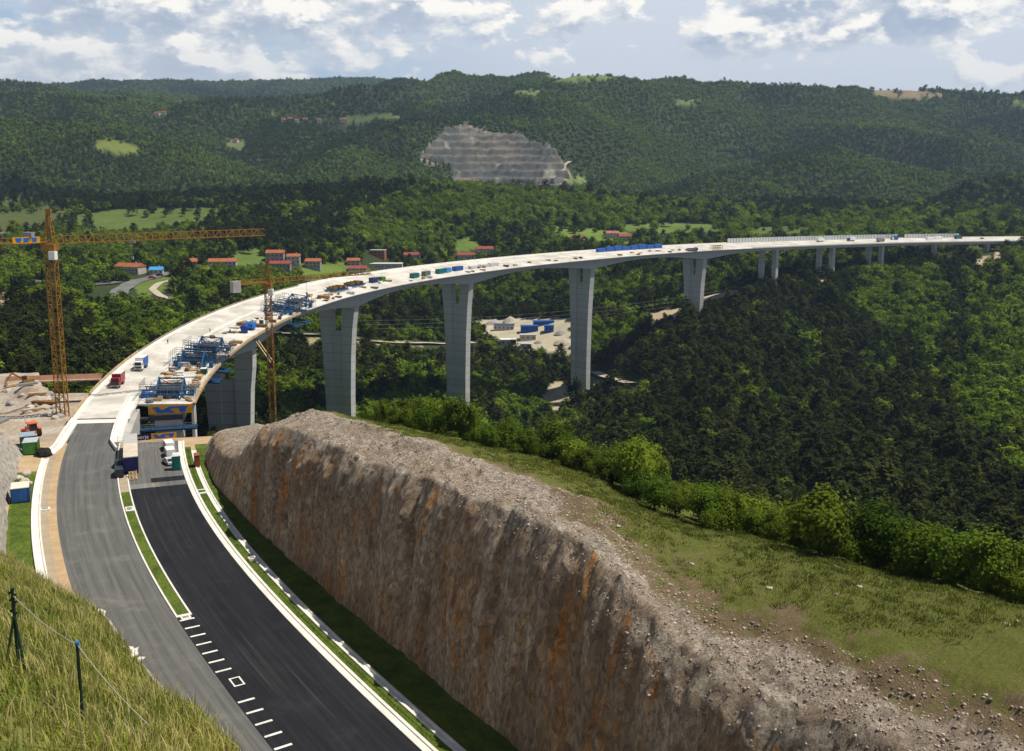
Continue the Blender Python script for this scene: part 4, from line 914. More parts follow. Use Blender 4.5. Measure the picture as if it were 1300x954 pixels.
# ================================================================== VEHICLES
def wheel(mb, x, y, r, w, mi=0, n=14):
    mb.tube([(x - w/2, y, r), (x + w/2, y, r)], r, n, mi)
def wheels(t, pts, r, w):
    for x, y in pts:
        mb = MB(); wheel(mb, x, y, r, w); o = mb.build('wheel', BLACK, t)
        m2_ = MB(); m2_.tube([(x - w/2 - .02, y, r), (x + w/2 + .02, y, r)], r * .55, 10); m2_.build('rim', STEELG, o)
def lorry(label, pos, rz, cabm, boxm, roofm, L=8.2, W=2.5, Hb=3.9, boxfront=None, cab=True, sc=1.0, name='lorry', grp=None):
    """front faces local +y; box body behind"""
    t = thing(name, label, 'lorry', pos, rz, grp); t.scale = (sc,) * 3; w = W / 2; yf = L / 2
    mb = MB(); mb.box(-.45, .45, -yf + .2, yf - .4, .65, 1.0); mb.build('chassis', DARKG, t)
    if cab:
        mb = MB(); mb.hexa([(-w, yf - 2.0, .55), (w, yf - 2.0, .55), (w, yf, .55), (-w, yf, .55)], [(-w, yf - 2.0, 1.75), (w, yf - 2.0, 1.75), (w, yf, 1.75), (-w, yf, 1.75)])
        mb.hexa([(-w, yf - 2.0, 1.752), (w, yf - 2.0, 1.752), (w, yf, 1.752), (-w, yf, 1.752)], [(-w + .12, yf - 2.0, 3.0), (w - .12, yf - 2.0, 3.0), (w - .12, yf - .35, 3.0), (-w + .12, yf - .35, 3.0)])
        cb = mb.build('cab', cabm, t, bevel=.06)
        mb = MB(); mb.hexa([(-w + .2, yf - .02, 1.85), (w - .2, yf - .02, 1.85), (w - .2, yf + .02, 1.85), (-w + .2, yf + .02, 1.85)], [(-w + .28, yf - .28, 2.75), (w - .28, yf - .28, 2.75), (w - .28, yf - .24, 2.75), (-w + .28, yf - .24, 2.75)])
        mb.build('windscreen', GLASS, cb)
        mb = MB(); mb.box(-w + .25, w - .25, yf + .005, yf + .05, .95, 1.5); mb.build('grille', DARKG, cb)
        mb = MB(); mb.box(-w, w, yf - .1, yf + .12, .5, .85); mb.build('bumper', STEELG, cb)
        for sx in (-1, 1):
            mb = MB(); mb.box(sx * (w - .4) - .18, sx * (w - .4) + .18, yf + .12, yf + .16, .62, .8); mb.build('headlight', LAMP, cb)
            mb = MB(); mb.box(sx * (w + .14) - .09, sx * (w + .14) + .09, yf - .25, yf - .15, 1.9, 2.6); mb.build('mirror', DARKG, cb)
    yb = yf - (2.25 if cab else 0)
    mb = MB(); mb.box(-w - .03, w + .03, -yf, yb, 1.05, Hb - .08); bx = mb.build('cargo_box', boxm, t, bevel=.04)
    mb = MB(); mb.box(-w - .06, w + .06, -yf - .03, yb + .03, Hb - .08, Hb + .06); mb.build('roof', roofm, bx)
    if boxfront:
        mb = MB(); mb.box(-w + .05, w - .05, yb + .002, yb + .05, 3.0, Hb - .12); mb.build('front_panel', boxfront, bx)
    pts = [(sx * (w - .2), y) for sx in (-1, 1) for y in ([yf - 1.2] if cab else []) + [-yf + 1.3, -yf + 2.5]]
    wheels(t, pts, .5, .32)
    return t
def toward(s): return heading(s) + PI / 2
def away(s): return heading(s) - PI / 2
def onroad(s, off): return R(s, off, 0.01)
lorry('dark red box lorry with a white roof driving towards the viewer on the left deck', onroad(219, -9.4), toward(219), RED, RED, WHITE)
lorry('white fronted box lorry with blue sides driving on the left deck behind the red lorry', onroad(241, -7.6), toward(241), WHITE, BLUE, WHITE, boxfront=WHITE)
tr = lorry('lorry trailer under a navy blue tarpaulin with a pale roof parked at the median', onroad(139.5, 2.1), away(139.5), NAVY, NAVY, GREYROOF, L=21, W=2.9, Hb=4.0, cab=False, name='tarpaulin_lorry')
mb = MB(); mb.box(-1.5, 1.5, -5.8, 1.5, 4.07, 4.12); mb.box(-1.5, 1.5, -10.5, -6.0, 4.07, 4.13); mb.build('roof_sheet', mat('cream_tarpaulin', (0.62, 0.54, 0.44), 0.75, 0.12, 0.6), tr)
mb = MB(); mb.box(-1.2, 1.2, 10.6, 12.6, .7, 3.2); mb.build('cab', NAVY, tr)
pl = thing('timber_ramp', 'pale slatted timber ramp leaning on the tail of the tarpaulin trailer', 'ramp', onroad(126.5, 2.2), away(126))
mb = MB()
for x in (-.7, 0, .7): mb.bar((x, -1.6, .08), (x, 1.5, 1.0), .16, .12)
mb.build('rail', WOOD, pl); mb = MB()
for y in np.linspace(-1.5, 1.4, 7): mb.bar((-.85, y, .16 + (y + 1.6) * .297), (.85, y, .16 + (y + 1.6) * .297), .26, .05)
mb.build('slat', WOOD, pl)
def car(label, pos, rz, body, L=4.4, W=1.75, Hh=1.45, van=False, grp=None, detail=True, name='parked_car', cat='car'):
    t = thing(name, label, cat, pos, rz, grp); w = W / 2; f = L / 2
    mb = MB()
    if van:
        prof = [(-f, .3), (f, .3), (f, .95), (f - .75, 1.25), (f - 1.5, Hh), (-f + .05, Hh), (-f, 1.0)]
    else:
        prof = [(-f, .3), (f, .3), (f, .75), (f - 1.1, .92), (f - 1.75, Hh), (-f + 1.0, Hh), (-f + .3, .95), (-f, .85)]
    mb.prism(prof, lambda p: (-w, p[0], p[1]), lambda p: (w, p[0], p[1])); mb.build('body', body, t, bevel=.08)
    mb = MB()
    if van: mb.hexa([(-w + .1, f - .7, 1.3), (w - .1, f - .7, 1.3), (w - .1, f - .66, 1.3), (-w + .1, f - .66, 1.3)], [(-w + .16, f - 1.42, Hh - .08), (w - .16, f - 1.42, Hh - .08), (w - .16, f - 1.37, Hh - .08), (-w + .16, f - 1.37, Hh - .08)])
    else:
        mb.hexa([(-w + .1, f - 1.12, .96), (w - .1, f - 1.12, .96), (w - .1, f - 1.06, .96), (-w + .1, f - 1.06, .96)], [(-w + .16, f - 1.7, Hh - .05), (w - .16, f - 1.7, Hh - .05), (w - .16, f - 1.64, Hh - .05), (-w + .16, f - 1.64, Hh - .05)])
        mb.hexa([(-w + .1, -f + .3, 1.0), (w - .1, -f + .3, 1.0), (w - .1, -f + .34, 1.0), (-w + .1, -f + .34, 1.0)], [(-w + .16, -f + .93, Hh - .05), (w - .16, -f + .93, Hh - .05), (w - .16, -f + .98, Hh - .05), (-w + .16, -f + .98, Hh - .05)])
    mb.build('windscreen', GLASS, t)
    mb = MB()
    for sx in (-1, 1): mb.box(sx * w - .01, sx * w + .01, -f + 1.0, f - 1.6, .95, Hh - .12)
    mb.build('side_window', GLASS, t)
    wheels(t, [(sx * (w - .08), y) for sx in (-1, 1) for y in (f - .85, -f + .8)], .32, .2)
    for sx in (-1, 1):
        mb = MB(); mb.box(sx * (w - .3) - .16, sx * (w - .3) + .16, f - .01, f + .02, .6, .75); mb.build('headlight', LAMP, t)
    return t
car('white delivery van parked furthest up the row at the kerb of the black road', onroad(149, 10.3), away(149) + .15, WHITE, 5.2, 2.0, 2.2, True, name='parked_van', cat='van')
car('white van parked between the furthest van and the silver car at the right kerb', onroad(142.8, 10.4), away(142) + .1, WHITE, 5.0, 1.95, 2.1, True, name='parked_van', cat='van')
car('silver white car with dark windows parked next to the green portable toilet', onroad(136, 10.0), away(135) + .25, mat('silver_paint', (.55, .56, .57), .3, .05, 1), 4.5, 1.8, 1.5)
car('dark grey car parked in the gap of the median beside the tarpaulin trailer', onroad(137, -.55), away(137), DARKG, 4.6, 1.7, 1.6)
car('dark blue van parked nose to tail behind the dark grey car at the median', onroad(129.7, -.5), away(130), mat('dark_blue_paint', (.02, .028, .05), .35, .1, 1), 5.0, 1.75, 1.9, True, name='parked_van', cat='van')

def toilet(label, pos, rz):
    t = thing('portable_toilet', label, 'toilet', pos, rz)
    mb = MB(); mb.box(-.7, .7, -.7, .7, .1, 2.35); mb.build('cabin', TEAL, t, bevel=.05)
    mb = MB(); mb.box(-.76, .76, -.76, .76, 2.35, 2.45); mb.box(-.7, .7, -.7, .7, 2.45, 2.72, tx=.15, ty=.15); mb.build('roof', WHITE, t)
    mb = MB(); mb.box(-.45, .45, -.75, -.705, .15, 2.1); mb.build('door', mat('green_door', (0, .12, .11), .5, .1, 1), t)
    mb = MB(); mb.box(-.8, .8, -.8, .8, 0, .1); mb.build('skid', DARKG, t); return t
a = toilet('dark green portable toilet with a white roof at the right kerb of the black road', onroad(130.5, 11.3), away(130)); a.scale = (1.25, 1.25, 1.35)
def cabin(label, pos, rz, body, roof, L=6.0, W=2.4, Hc=2.6, grp=None, name='site_container', door=True, doorm=None):
    t = thing(name, label, 'container', pos, rz, grp)
    mb = MB(); mb.box(-W/2, W/2, -L/2, L/2, .12, Hc - .12)
    n = int(L / .35)
    for k in range(n):
        y = -L/2 + .2 + k * (L - .4) / n
        for sx in (-1, 1): mb.box(sx * W/2 - .03, sx * W/2 + .03, y, y + .16, .25, Hc - .25)
    b = mb.build('body', body, t)
    mb = MB(); mb.box(-W/2 - .05, W/2 + .05, -L/2 - .05, L/2 + .05, Hc - .12, Hc); mb.build('roof', roof, t)
    mb = MB()
    for sx in (-1, 1):
        for y in (-1, 1): mb.box(sx * W/2 - .09, sx * W/2 + .09, y * L/2 - .09, y * L/2 + .09, 0, Hc - .13)
    mb.build('frame', DARKG, t)
    if door:
        mb = MB(); mb.box(-W*.35, W*.35, -L/2 - .03, -L/2 - .002, .2, Hc - .35); d_ = mb.build('door', doorm or body, t)
        mb = MB(); mb.box(.02, .08, -L/2 - .08, -L/2 - .03, .6, 2.0); mb.build('handle', STEELG, d_)
    return t
SKY = mat('light_blue_paint', (.06, .30, .62), .5, .1, 1)
GALV = mat('galvanised_roof', (.45, .50, .56), .45, .15, 1.5)
cabin('blue site container with a white roof on the grass below the left cutting', onroad(118.5, -19.0) + [0, 0, .1], away(118), BLUE, mat('cream_roof', (.70, .64, .54), .7, .1, 1), 4.4, 3.2, 3.0)
cabin('bright green site container with a pale metal roof behind the black spoil heap', yard(153.5, -19.8) * [1, 1, 0] + [0, 0, -1.4], away(154), GREEN, GALV, 4.6, 3.0, 3.0)
cabin('olive green container with a blue grey roof, the further of two beside the orange tractor', yard(161.5, -21.6), away(162) + .15, mat('olive_paint', (.05, .10, .03), .6, .2, 1), mat('blue_grey_roof', (.30, .38, .46), .5, .15, 1), 4.6, 3.2, 2.7)
def tractor(label, pos, rz):
    t = thing('tractor', label, 'tractor', pos, rz)
    mb = MB(); mb.box(-.55, .55, .2, 2.2, .9, 1.75, tx=.08); mb.box(-.5, .5, -1.4, .2, .7, 1.3); mb.build('bonnet', ORANGE, t, bevel=.06)
    mb = MB(); mb.box(-.8, .8, -1.3, .25, 1.3, 2.75, tx=.1, ty=.1); mb.build('cab_glass', GLASS, t)
    mb = MB(); mb.box(-.95, .95, -1.5, .45, 2.75, 2.95); mb.build('cab_roof', ORANGE, t, bevel=.05)
    mb = MB()
    for sx in (-1, 1): mb.box(sx * 1.15 - .3, sx * 1.15 + .3, -1.6, -.2, 1.55, 1.75)
    mb.build('mudguard', ORANGE, t)
    wheels(t, [(-1.15, -.9), (1.15, -.9)], .85, .5); wheels(t, [(-1.0, 1.6), (1.0, 1.6)], .55, .38)
    mb = MB(); mb.box(-1.0, 1.0, 2.9, 3.3, .3, 1.1, ty=.1)
    for sx in (-1, 1): mb.bar((sx * .7, .3, 1.5), (sx * .7, 3.0, .8), .16)
    mb.build('front_loader', ORANGE, t)
    return t
a = tractor('orange tractor with a glazed cab standing in the building yard', yard(172, -22.5), away(172) + .5); a.scale = (1.25,) * 3
def digger(label, pos, rz):
    t = thing('excavator', label, 'excavator', pos, rz)
    mb = MB()
    for sx in (-1, 1): mb.prism([(-1.8, .0), (1.8, 0), (2.1, .4), (1.8, .85), (-1.8, .85), (-2.1, .4)], lambda p: (sx * 1.1 - .3, p[0], p[1]), lambda p: (sx * 1.1 + .3, p[0], p[1]))
    mb.build('track', DARKG, t)
    mb = MB(); mb.box(-1.3, 1.3, -2.0, 1.2, 1.0, 2.0, tx=.1, ty=.1); mb.build('engine_body', STEELY, t, bevel=.08)
    mb = MB(); mb.box(-1.25, -.1, .1, 1.4, 2.0, 3.0, tx=.1); mb.build('cab', GLASS, t)
    mb = MB(); mb.bar((.4, 1.1, 1.9), (.4, 3.8, 4.0), .4, .5); mb.bar((.4, 3.8, 4.0), (.4, 5.6, 1.6), .3, .4); mb.build('boom', STEELY, t)
    mb = MB(); mb.box(-.1, .9, 5.2, 6.0, .5, 1.5, ty=.1); mb.build('bucket', STEELG, t); return t
digger('small yellow excavator on the rubble heap of the building yard', yard(222, -36), away(200) + 2.0)

# yard clutter: each pile is a thing
def plank_pile(label, pos, rz, n=5, L=4.0, W=1.2, m=WOOD, grp=None, cat='timber pile', name='timber_pile'):
    r = random.Random(int(abs(pos[0] * 77 + pos[1] * 31))); mb = MB()
    for k in range(n):
        j = r.uniform(-.25, .25); z = .08 + k * .16
        for q in range(4):
            x = -W/2 + q * W/4 + .02; mb.box(x, x + W/4 - .04, -L/2 + j + r.uniform(-.2, .2), L/2 + j + r.uniform(-.2, .2), z, z + .13)
    for y in (-L*.3, L*.3): mb.box(-W/2, W/2, y - .06, y + .06, 0, .079)
    o = mb.build(name, m); o.location = Vector([float(c) for c in pos]); o.rotation_euler = (0, 0, rz); tag(o, label, cat, grp); return o
def rock(label, pos, r_, m, grp=None, name='boulder', cat='rock', flat=.7, sub=2, seed=0):
    import bmesh
    bm = bmesh.new(); bmesh.ops.create_icosphere(bm, subdivisions=sub, radius=r_)
    rr = np.random.default_rng(seed + int(abs(pos[0] * 13 + pos[1] * 7)))
    ph = rr.uniform(0, 50)
    for v in bm.verts:
        n = float(fbm(v.co.x / r_ * 1.1 + ph, v.co.y / r_ * 1.1 + v.co.z / r_ * .9 + ph, 9, 3)); v.co *= 1 + n * 1.1; v.co.z *= flat
    me = bpy.data.meshes.new(name); bm.to_mesh(me); bm.free(); me.materials.append(m); o = bpy.data.objects.new(name, me); COL.objects.link(o)
    o.location = Vector([float(c) for c in pos]); o.rotation_euler = (0, 0, rr.uniform(0, 6)); tag(o, label, cat, grp); return o
STONE = mat('pale_stone', (.48, .43, .37), .9, .2, .8); GSTONE = mat('grey_stone', (.30, .29, .28), .9, .25, .8)
for k in range(16):
    s = 204 + rng.uniform(-14, 24); o = -28 - (s - 204) * .42 + rng.uniform(-7, 6); o = min(o, -19)
    rock('pale boulder on the rubble heap of the building yard', yard(s, o) + [0, 0, .1], rng.uniform(.6, 1.5), STONE if k % 2 else GSTONE, 'boulders on the yard rubble heap', seed=k)
for k in range(7):
    s = 188 + k * 3; rock('pale boulder in the row along the drop beside the tall left crane', yard(s, -20.0 - k * 0.6), rng.uniform(.8, 1.3), STONE, 'boulders along the yard edge', seed=60 + k, flat=1.0)
for k, (s, o, m, L) in enumerate([(200, -25, STEELY, 7), (205, -28, WOOD, 5), (196, -27, WOOD, 5.5), (214, -33, STEELG, 5), (226, -42, WOOD, 4), (187, -33, STEELG, 6)]):
    plank_pile(['long yellow steel beams piled on the rubble heap', 'pale planks piled behind the yellow beams on the rubble heap', 'pale planks piled in front of the yellow beams on the rubble heap',
                'grey steel beams piled on the far side of the rubble heap', 'pale planks piled at the far corner of the building yard', 'grey steel beams lying on the open dirt of the yard'][k],
               yard(s, o) + [0, 0, .1], away(s) + 1.3 + .3 * k, 4, L, 1.6, m)
rock('black heap of asphalt spoil at the start of the concrete gutter', R(150.5, -16.6, .3), 1.8, mat('black_spoil', (.015, .014, .014), .95, .4, 2), name='spoil_heap', cat='heap', flat=.7, sub=3)
for k, (s, o, r_) in enumerate([(131, -19.2, 1.1), (129, -18.0, .8), (126, -19.8, .7), (133, -20.2, 1.2), (124, -18.2, .6), (136, -19.0, .9)]):
    rock('pale stone block on the grass between the green and the blue containers', R(s, o, .2), r_, STONE, 'stone blocks by the containers', seed=90 + k)
# brown timber hoarding beyond the yard
h0, h1 = onz(5, 482, -1.0), onz(128, 478, -1.0)
FN = thing('timber_hoarding', 'long low brown timber hoarding across the far edge of the building yard', 'fence', h0)
mb = MB(); dvec = Vector(h1 - h0); nn_ = 26
for k in range(nn_):
    a_ = dvec * (k / nn_); b_2 = dvec * ((k + .97) / nn_); mb.hexa([a_ + Vector((0, 0, -1.0)), b_2 + Vector((0, 0, -1.0)), b_2 + Vector((0, .3, -1.0)), a_ + Vector((0, .3, -1.0))], [a_ + Vector((0, 1.6, .6)), b_2 + Vector((0, 1.6, .6)), b_2 + Vector((0, 1.9, .6)), a_ + Vector((0, 1.9, .6))])
mb.build('board_panel', mat('weathered_boards', (.30, .155, .10), .9, .25, .25), FN)
mb = MB(); mb.hexa([Vector((0, -1.4, -1.1)), dvec + Vector((0, -1.4, -1.1)), dvec + Vector((0, -.02, -1.1)), Vector((0, -.02, -1.1))], [Vector((0, -1.4, -.7)), dvec + Vector((0, -1.4, -.7)), dvec + Vector((0, -.02, -.7)), Vector((0, -.02, -.7))]); mb.build('walkway', mat('pale_boards', (.42, .30, .22), .9, .2, .4), FN)
# small concrete things on the verge
def slab(label, pos, rz, x, y, z, m=KERB, name='concrete_block', cat='block', lid=True):
    t = thing(name, label, cat, pos, rz); mb = MB(); mb.box(-x, x, -y, y, -.2, z); mb.build('body', m, t, bevel=.04)
    if lid: mb = MB(); mb.box(-x * .6, x * .6, -y * .6, y * .6, z + .003, z + .05); mb.build('lid', STEELG, t)
slab('square white manhole block in the beige gravel strip left of the grey road', R(110, -14.6), away(110), .9, .8, .45, name='manhole_block')
slab('white slab across the median between the gravel and the grass', R(104.5, .2), away(104), .75, 1.4, .2, name='manhole_block')
slab('white slab at the pointed near end of the grass median', R(47.9, .25), away(48), .7, .5, .12, name='manhole_block')
slab('small white drain box beside the channel in the right verge', R(66, 15.0), away(66), .6, .6, .55, name='drain_box')
slab('pair of pale planks bridging the right verge near the rusty box', R(112, 14.6), away(112), 1.0, .25, .25, name='plank_bridge', lid=False)
slab('pale plank step in the right verge, nearer than the pair of planks', R(109.5, 14.7), away(110), .9, .4, .25, name='plank_bridge', lid=False)
bx_ = thing('rusty_box', 'rusty red-brown steel box standing on the drain channel by the end of the cutting', 'box', R(131.5, 15.75, .2), away(131))
mb = MB(); mb.box(-.55, .55, -1.2, 1.2, 0, 2.6); mb.build('body', mat('rust_steel', (.22, .05, .02), .8, .3, 1.5), bx_, bevel=.05); mb = MB(); mb.box(-.6, .6, -1.25, 1.25, 2.602, 2.7); mb.build('lid', mat('rust_lid', (.3, .09, .04), .8, .3, 1.5), bx_)

# ================================================================== THINGS ON THE UNFINISHED DECK
OLIVE = mat('green_tarpaulin', (.03, .12, .03), .7, .2, 1)
for a_ in [('teal site container with a dark red stripe, nearest of the row on the right deck', 502, 6.7, TEAL, 6, 1), ('grey green container next beyond the nearest teal container', 515, 6.2, mat('grey_green_paint', (.10, .17, .14), .6, .2, 1), 5.5, 0),
           ('long teal container standing against a light blue one', 531, 5.6, TEAL, 6.5, 0), ('light blue container touching the long teal one', 539, 5.2, SKY, 5, 0), ('royal blue container at the far end of the container row', 551, 4.6, BLUE, 8, 0),
           ('dark blue site hut with an overhanging roof beside the stored yellow formwork', 466, 2.5, mat('dark_blue_hut', (.02, .04, .16), .5, .1, 1), 5.5, 0), ('green container standing directly behind the dark blue site hut', 472, 3.8, GREEN, 4, 0)]:
    p = R(a_[1], a_[2], .01); c_ = cabin(a_[0], p, away(a_[1]) + .0, a_[3], mat('dark_roof', (.10, .11, .13), .6, .2, 1) if 'hut' in a_[0] or a_[5] or 'royal' in a_[0] else a_[3], a_[4], 2.5, 2.7)
def tank(label, pos, rz, m, r_=1.3, L=4.5, grp=None):
    t = thing('water_tank', label, 'tank', pos, rz, grp); mb = MB(); mb.tube([(0, -L/2, r_ + .25), (0, -L/2 + .25, r_ + .25), (0, L/2 - .25, r_ + .25), (0, L/2, r_ + .25)], [r_ * .8, r_, r_, r_ * .8], 18); mb.build('drum', m, t)
    mb = MB(); mb.box(-r_ * .8, r_ * .8, -L*.35, -L*.2, 0, .7); mb.box(-r_ * .8, r_ * .8, L*.2, L*.35, 0, .7); mb.build('cradle', DARKG, t); mb = MB(); mb.tube([(0, 0, 2*r_ + .2), (0, 0, 2*r_ + .5)], .35, 10); mb.build('hatch', DARKG, t); return t
tank('big dark blue water tank left of the bright blue one near the second crane', R(309, 9.4, .01), away(309) + .3, mat('tank_blue', (.01, .05, .28), .45, .1, 1), 1.5, 4.5)
tank('bright blue water tank standing beside the dark blue one near the second crane', R(315, 9.9, .01), away(315) + 1.4, mat('tank_bright_blue', (.03, .16, .50), .45, .1, 1), 1.5, 3.6)
toilet('small dark green toilet cabin on the deck in front of the second crane', R(325, 11.0, .01), away(325))
cabin('small dark green tool box near the right edge of the first deck segment', R(237, 12.6, .01), away(237), mat('dark_green_paint', (.0, .11, .07), .5, .15, 1), WHITE, 2.4, 1.8, 1.9, name='tool_box')
rock('heap of royal blue sheeting beside the left front corner of the nearest form traveller', R(205, .9, .5), 1.5, BLUE, name='sheeting_heap', cat='heap', flat=.9, sub=3)
# stored formwork: blue beams and yellow panels
def formwork(label, s, off, L):
    p, rz = dframe(s, off); t = thing('formwork_stack', label, 'formwork', p, rz, 'stored formwork on the right deck'); mb = MB()
    for x in (-2.6, 0, 2.6): mb.bar((x, -L/2, .5), (x, L/2, .5), .5, .7)
    for y in np.linspace(-L/2, L/2, 5): mb.bar((-3.6, y, 1.1), (3.6, y, 1.1), .3, .5)
    mb.build('blue_frame', STEELB, t); mb = MB()
    for k, y in enumerate(np.linspace(-L/2 + .8, L/2 - .8, 7)): mb.box(-2.4 + .3 * (k % 2), 2.4 - .4 * (k % 3), y - .3, y + .3, 1.4, 2.5 + .3 * (k % 2))
    mb.build('yellow_panel', STEELY, t); return t
formwork('stored blue beams under yellow formwork panels, the nearer of two stacks on the right deck', 425, 3.6, 12)
formwork('stored blue beams under yellow formwork panels, the further of two stacks beside the blue hut', 445, 2.6, 13)
def longstack(label, s0, s1, off, m, hgt_, w):
    c_ = R((s0 + s1) / 2, off); t = thing('panel_stack', label, 'panel stack', c_, 0)
    n = max(2, int((s1 - s0) / 9)); mb = MB()
    for k in range(n):
        a0 = s0 + (s1 - s0) * k / n; a1 = s0 + (s1 - s0) * (k + .9) / n
        q = [R(a0, off - w/2), R(a0, off + w/2), R(a1, off + w/2), R(a1, off - w/2)]; hk = hgt_ * (1 + .15 * ((k * 7) % 3 - 1))
        mb.hexa([p - c_ + [0, 0, .15] for p in q], [p - c_ + [0, 0, hk] for p in q])
    mb.build('panels', m, t); mb = MB()
    for k in range(n * 2):
        a0 = s0 + (s1 - s0) * (k + .3) / (n * 2); q = [R(a0, off - w*.6), R(a0, off + w*.6), R(a0 + .4, off + w*.6), R(a0 + .4, off - w*.6)]; mb.hexa([p - c_ for p in q], [p - c_ + [0, 0, .14] for p in q])
    mb.build('bearer', WOOD, t)
longstack('very long row of royal blue panels stacked on the deck near the tallest pier', 722, 800, -8.5, BLUE, 3.2, 2.4)
longstack('grey and white bundles lined up on the deck beyond the container row', 565, 596, 3.8, mat('pale_bundles', (.50, .50, .53), .6, .2, .3), 1.8, 2.4)
lorry('small blue crane lorry working on the deck above the fourth tall pier', R(812, 13.0, .01), away(812) - .3, BLUE, STEELG, DARKG, L=9, Hb=2.6)
fr = thing('yellow_frame', 'yellow steel formwork frame at the deck edge right of the blue crane lorry', 'frame', R(843, 13.0), away(843)); mb = MB()
for y in np.linspace(-6, 6, 6):
    for x in (-1.5, 1.5): mb.bar((x, y, 0), (x, y, 3.4), .25)
    mb.bar((-1.5, y, 3.4), (1.5, y, 3.4), .25)
for x in (-1.5, 1.5):
    for z in (1.6, 3.4): mb.bar((x, -6, z), (x, 6, z), .25)
mb.build('bars', STEELY, fr)
for k, (s, o, cm, bm_, nm) in enumerate([(1010, -6, WHITE, WHITE, 'white lorry on the far deck where the noise barrier begins'), (1052, -5, BLUE, WHITE, 'blue cab lorry with a white box on the far deck'),
        (1083, 4, RED, STEELG, 'red cab tipper lorry on the far deck by the noise barrier'), (1116, -7, WHITE, BLUE, 'white cab lorry with a blue box on the far deck'),
        (1204, -6, RED, TEAL, 'red cab lorry with a teal box at the far end of the viaduct')]):
    lorry(nm, R(s, o, .01), toward(s) if k % 2 else away(s), cm, bm_, WHITE if k < 2 else bm_, L=9)
car('dark car on the far deck right of the teal lorry', R(1235, -4, .01), away(1235), DARKG); 
longstack('heap of white plastic sheeting on the far deck left of the teal lorry', 1160, 1182, -6, WHITE, 2.6, 3.0)
# loose material among the travellers
cl = [('timber_pile', WOOD), ('timber_pile', mat('orange_timber', (.50, .26, .10), .85, .3, 1)), ('panel_pile', WHITE), ('panel_pile', mat('rusty_bars', (.20, .09, .05), .8, .3, 2)), ('panel_pile', STEELG), ('timber_pile', WOODB)]
rr = random.Random(5)
for k in range(110):
    a0, a1, zone = [(199, 250, 'on the first unfinished deck segment'), (268, 356, 'on the deck segment over the nearest pier')][(0 if k % 3 else 1) if k < 96 else 1]
    if k >= 96: a0, a1, zone = 376, 420, 'on the deck beyond the second crane'
    s = rr.uniform(a0, a1); o = rr.uniform(1.5, 13.2); nm, m_ = cl[rr.randrange(6)]
    plank_pile({'timber_pile': 'low pile of loose timber ', 'panel_pile': 'low pile of loose bars and panels '}[nm] + zone, R(s, o, .02), away(s) + rr.choice([0, 1.57, .5]), rr.randint(2, 8), rr.uniform(1.6, 4.6), rr.uniform(1, 2.2), m_, 'loose ' + nm.split('_')[0] + ' piles ' + zone, name=nm, cat=nm.replace('_', ' '))
for k in range(40):
    s = rr.uniform(385, 830); o = rr.uniform(2, 12.5)
    if 494 < s < 560 and 2 < o < 9: o = 11.5
    nm, m_ = cl[rr.randrange(6)]
    plank_pile({'timber_pile': 'small timber pile along the long finished stretch of the right deck', 'panel_pile': 'small stack of bars along the long finished stretch of the right deck'}[nm], R(s, o, .02), away(s) + rr.choice([0, 1.57]), rr.randint(3, 8), rr.uniform(2, 4), rr.uniform(1, 2), m_, 'small ' + nm.split('_')[0] + ' piles along the right deck', name=nm, cat=nm.replace('_', ' '))

# ================================================================== WORKERS
def person(label, pos, rz, top, trousers):
    V_ = [(0, 0, .95), (0, 0, 1.2), (0, 0, 1.42), (0, .01, 1.53), (0, .02, 1.66), (-.11, 0, .92), (-.13, .05, .5), (-.13, 0, .08), (-.13, .14, .04), (.11, 0, .92), (.13, -.05, .5), (.14, -.1, .08), (.14, .04, .04),
          (-.2, 0, 1.4), (-.27, .02, 1.12), (-.25, .16, .9), (.2, 0, 1.4), (.28, 0, 1.12), (.27, .12, .88)]
    E_ = [(0, 1), (1, 2), (2, 3), (3, 4), (0, 5), (5, 6), (6, 7), (7, 8), (0, 9), (9, 10), (10, 11), (11, 12), (2, 13), (13, 14), (14, 15), (2, 16), (16, 17), (17, 18)]
    Rr = [.15, .15, .16, .06, .11, .10, .075, .05, .045, .10, .075, .05, .045, .07, .05, .035, .07, .05, .035]
    me = bpy.data.meshes.new('tmp'); me.from_pydata(V_, E_, []); o = bpy.data.objects.new('tmp', me); COL.objects.link(o)
    o.modifiers.new('s', 'SKIN'); o.modifiers.new('u', 'SUBSURF').levels = 1
    for v, r_ in zip(me.skin_vertices[0].data, Rr): v.radius = (r_, r_)
    me.skin_vertices[0].data[0].use_root = True
    m2_ = bpy.data.meshes.new_from_object(o.evaluated_get(bpy.context.evaluated_depsgraph_get())); bpy.data.objects.remove(o)
    m2_.materials.clear()
    for m_ in (top, trousers, mat('skin', (.42, .24, .16), .6, .1, 4), WHITE): m2_.materials.append(m_)
    for p in m2_.polygons:
        z = p.center.z; x = abs(p.center.x); p.material_index = 2 if z > 1.5 or (x > .2 and z < .98) else (1 if z < .97 else 0); p.use_smooth = True
    m2_.name = 'person'; b = bpy.data.objects.new('person', m2_); COL.objects.link(b); b.location = Vector([float(c) for c in pos]); b.rotation_euler = (0, 0, rz); tag(b, label, 'person')
    mb = MB(); mb.tube([(0, .02, 1.70), (0, .02, 1.76), (0, .02, 1.81)], [.15, .13, .05], 12); mb.build('helmet', WHITE, b); return b
VEST = mat('dark_workwear', (.05, .06, .09), .8, .2, 5); JEANS = mat('blue_trousers', (.03, .05, .10), .8, .2, 5)
person('worker in dark clothes walking on the empty left deck beyond the lorries', R(279, -9.8, .02), 1.0, VEST, JEANS)
person('worker in dark clothes at the middle of the bridge left of the blue tanks', R(302, -1.8, .22), 2.5, JEANS, VEST)
person('worker in dark clothes near the blue water tanks, a little nearer than them', R(305, 5.0, .02), .4, VEST, VEST)
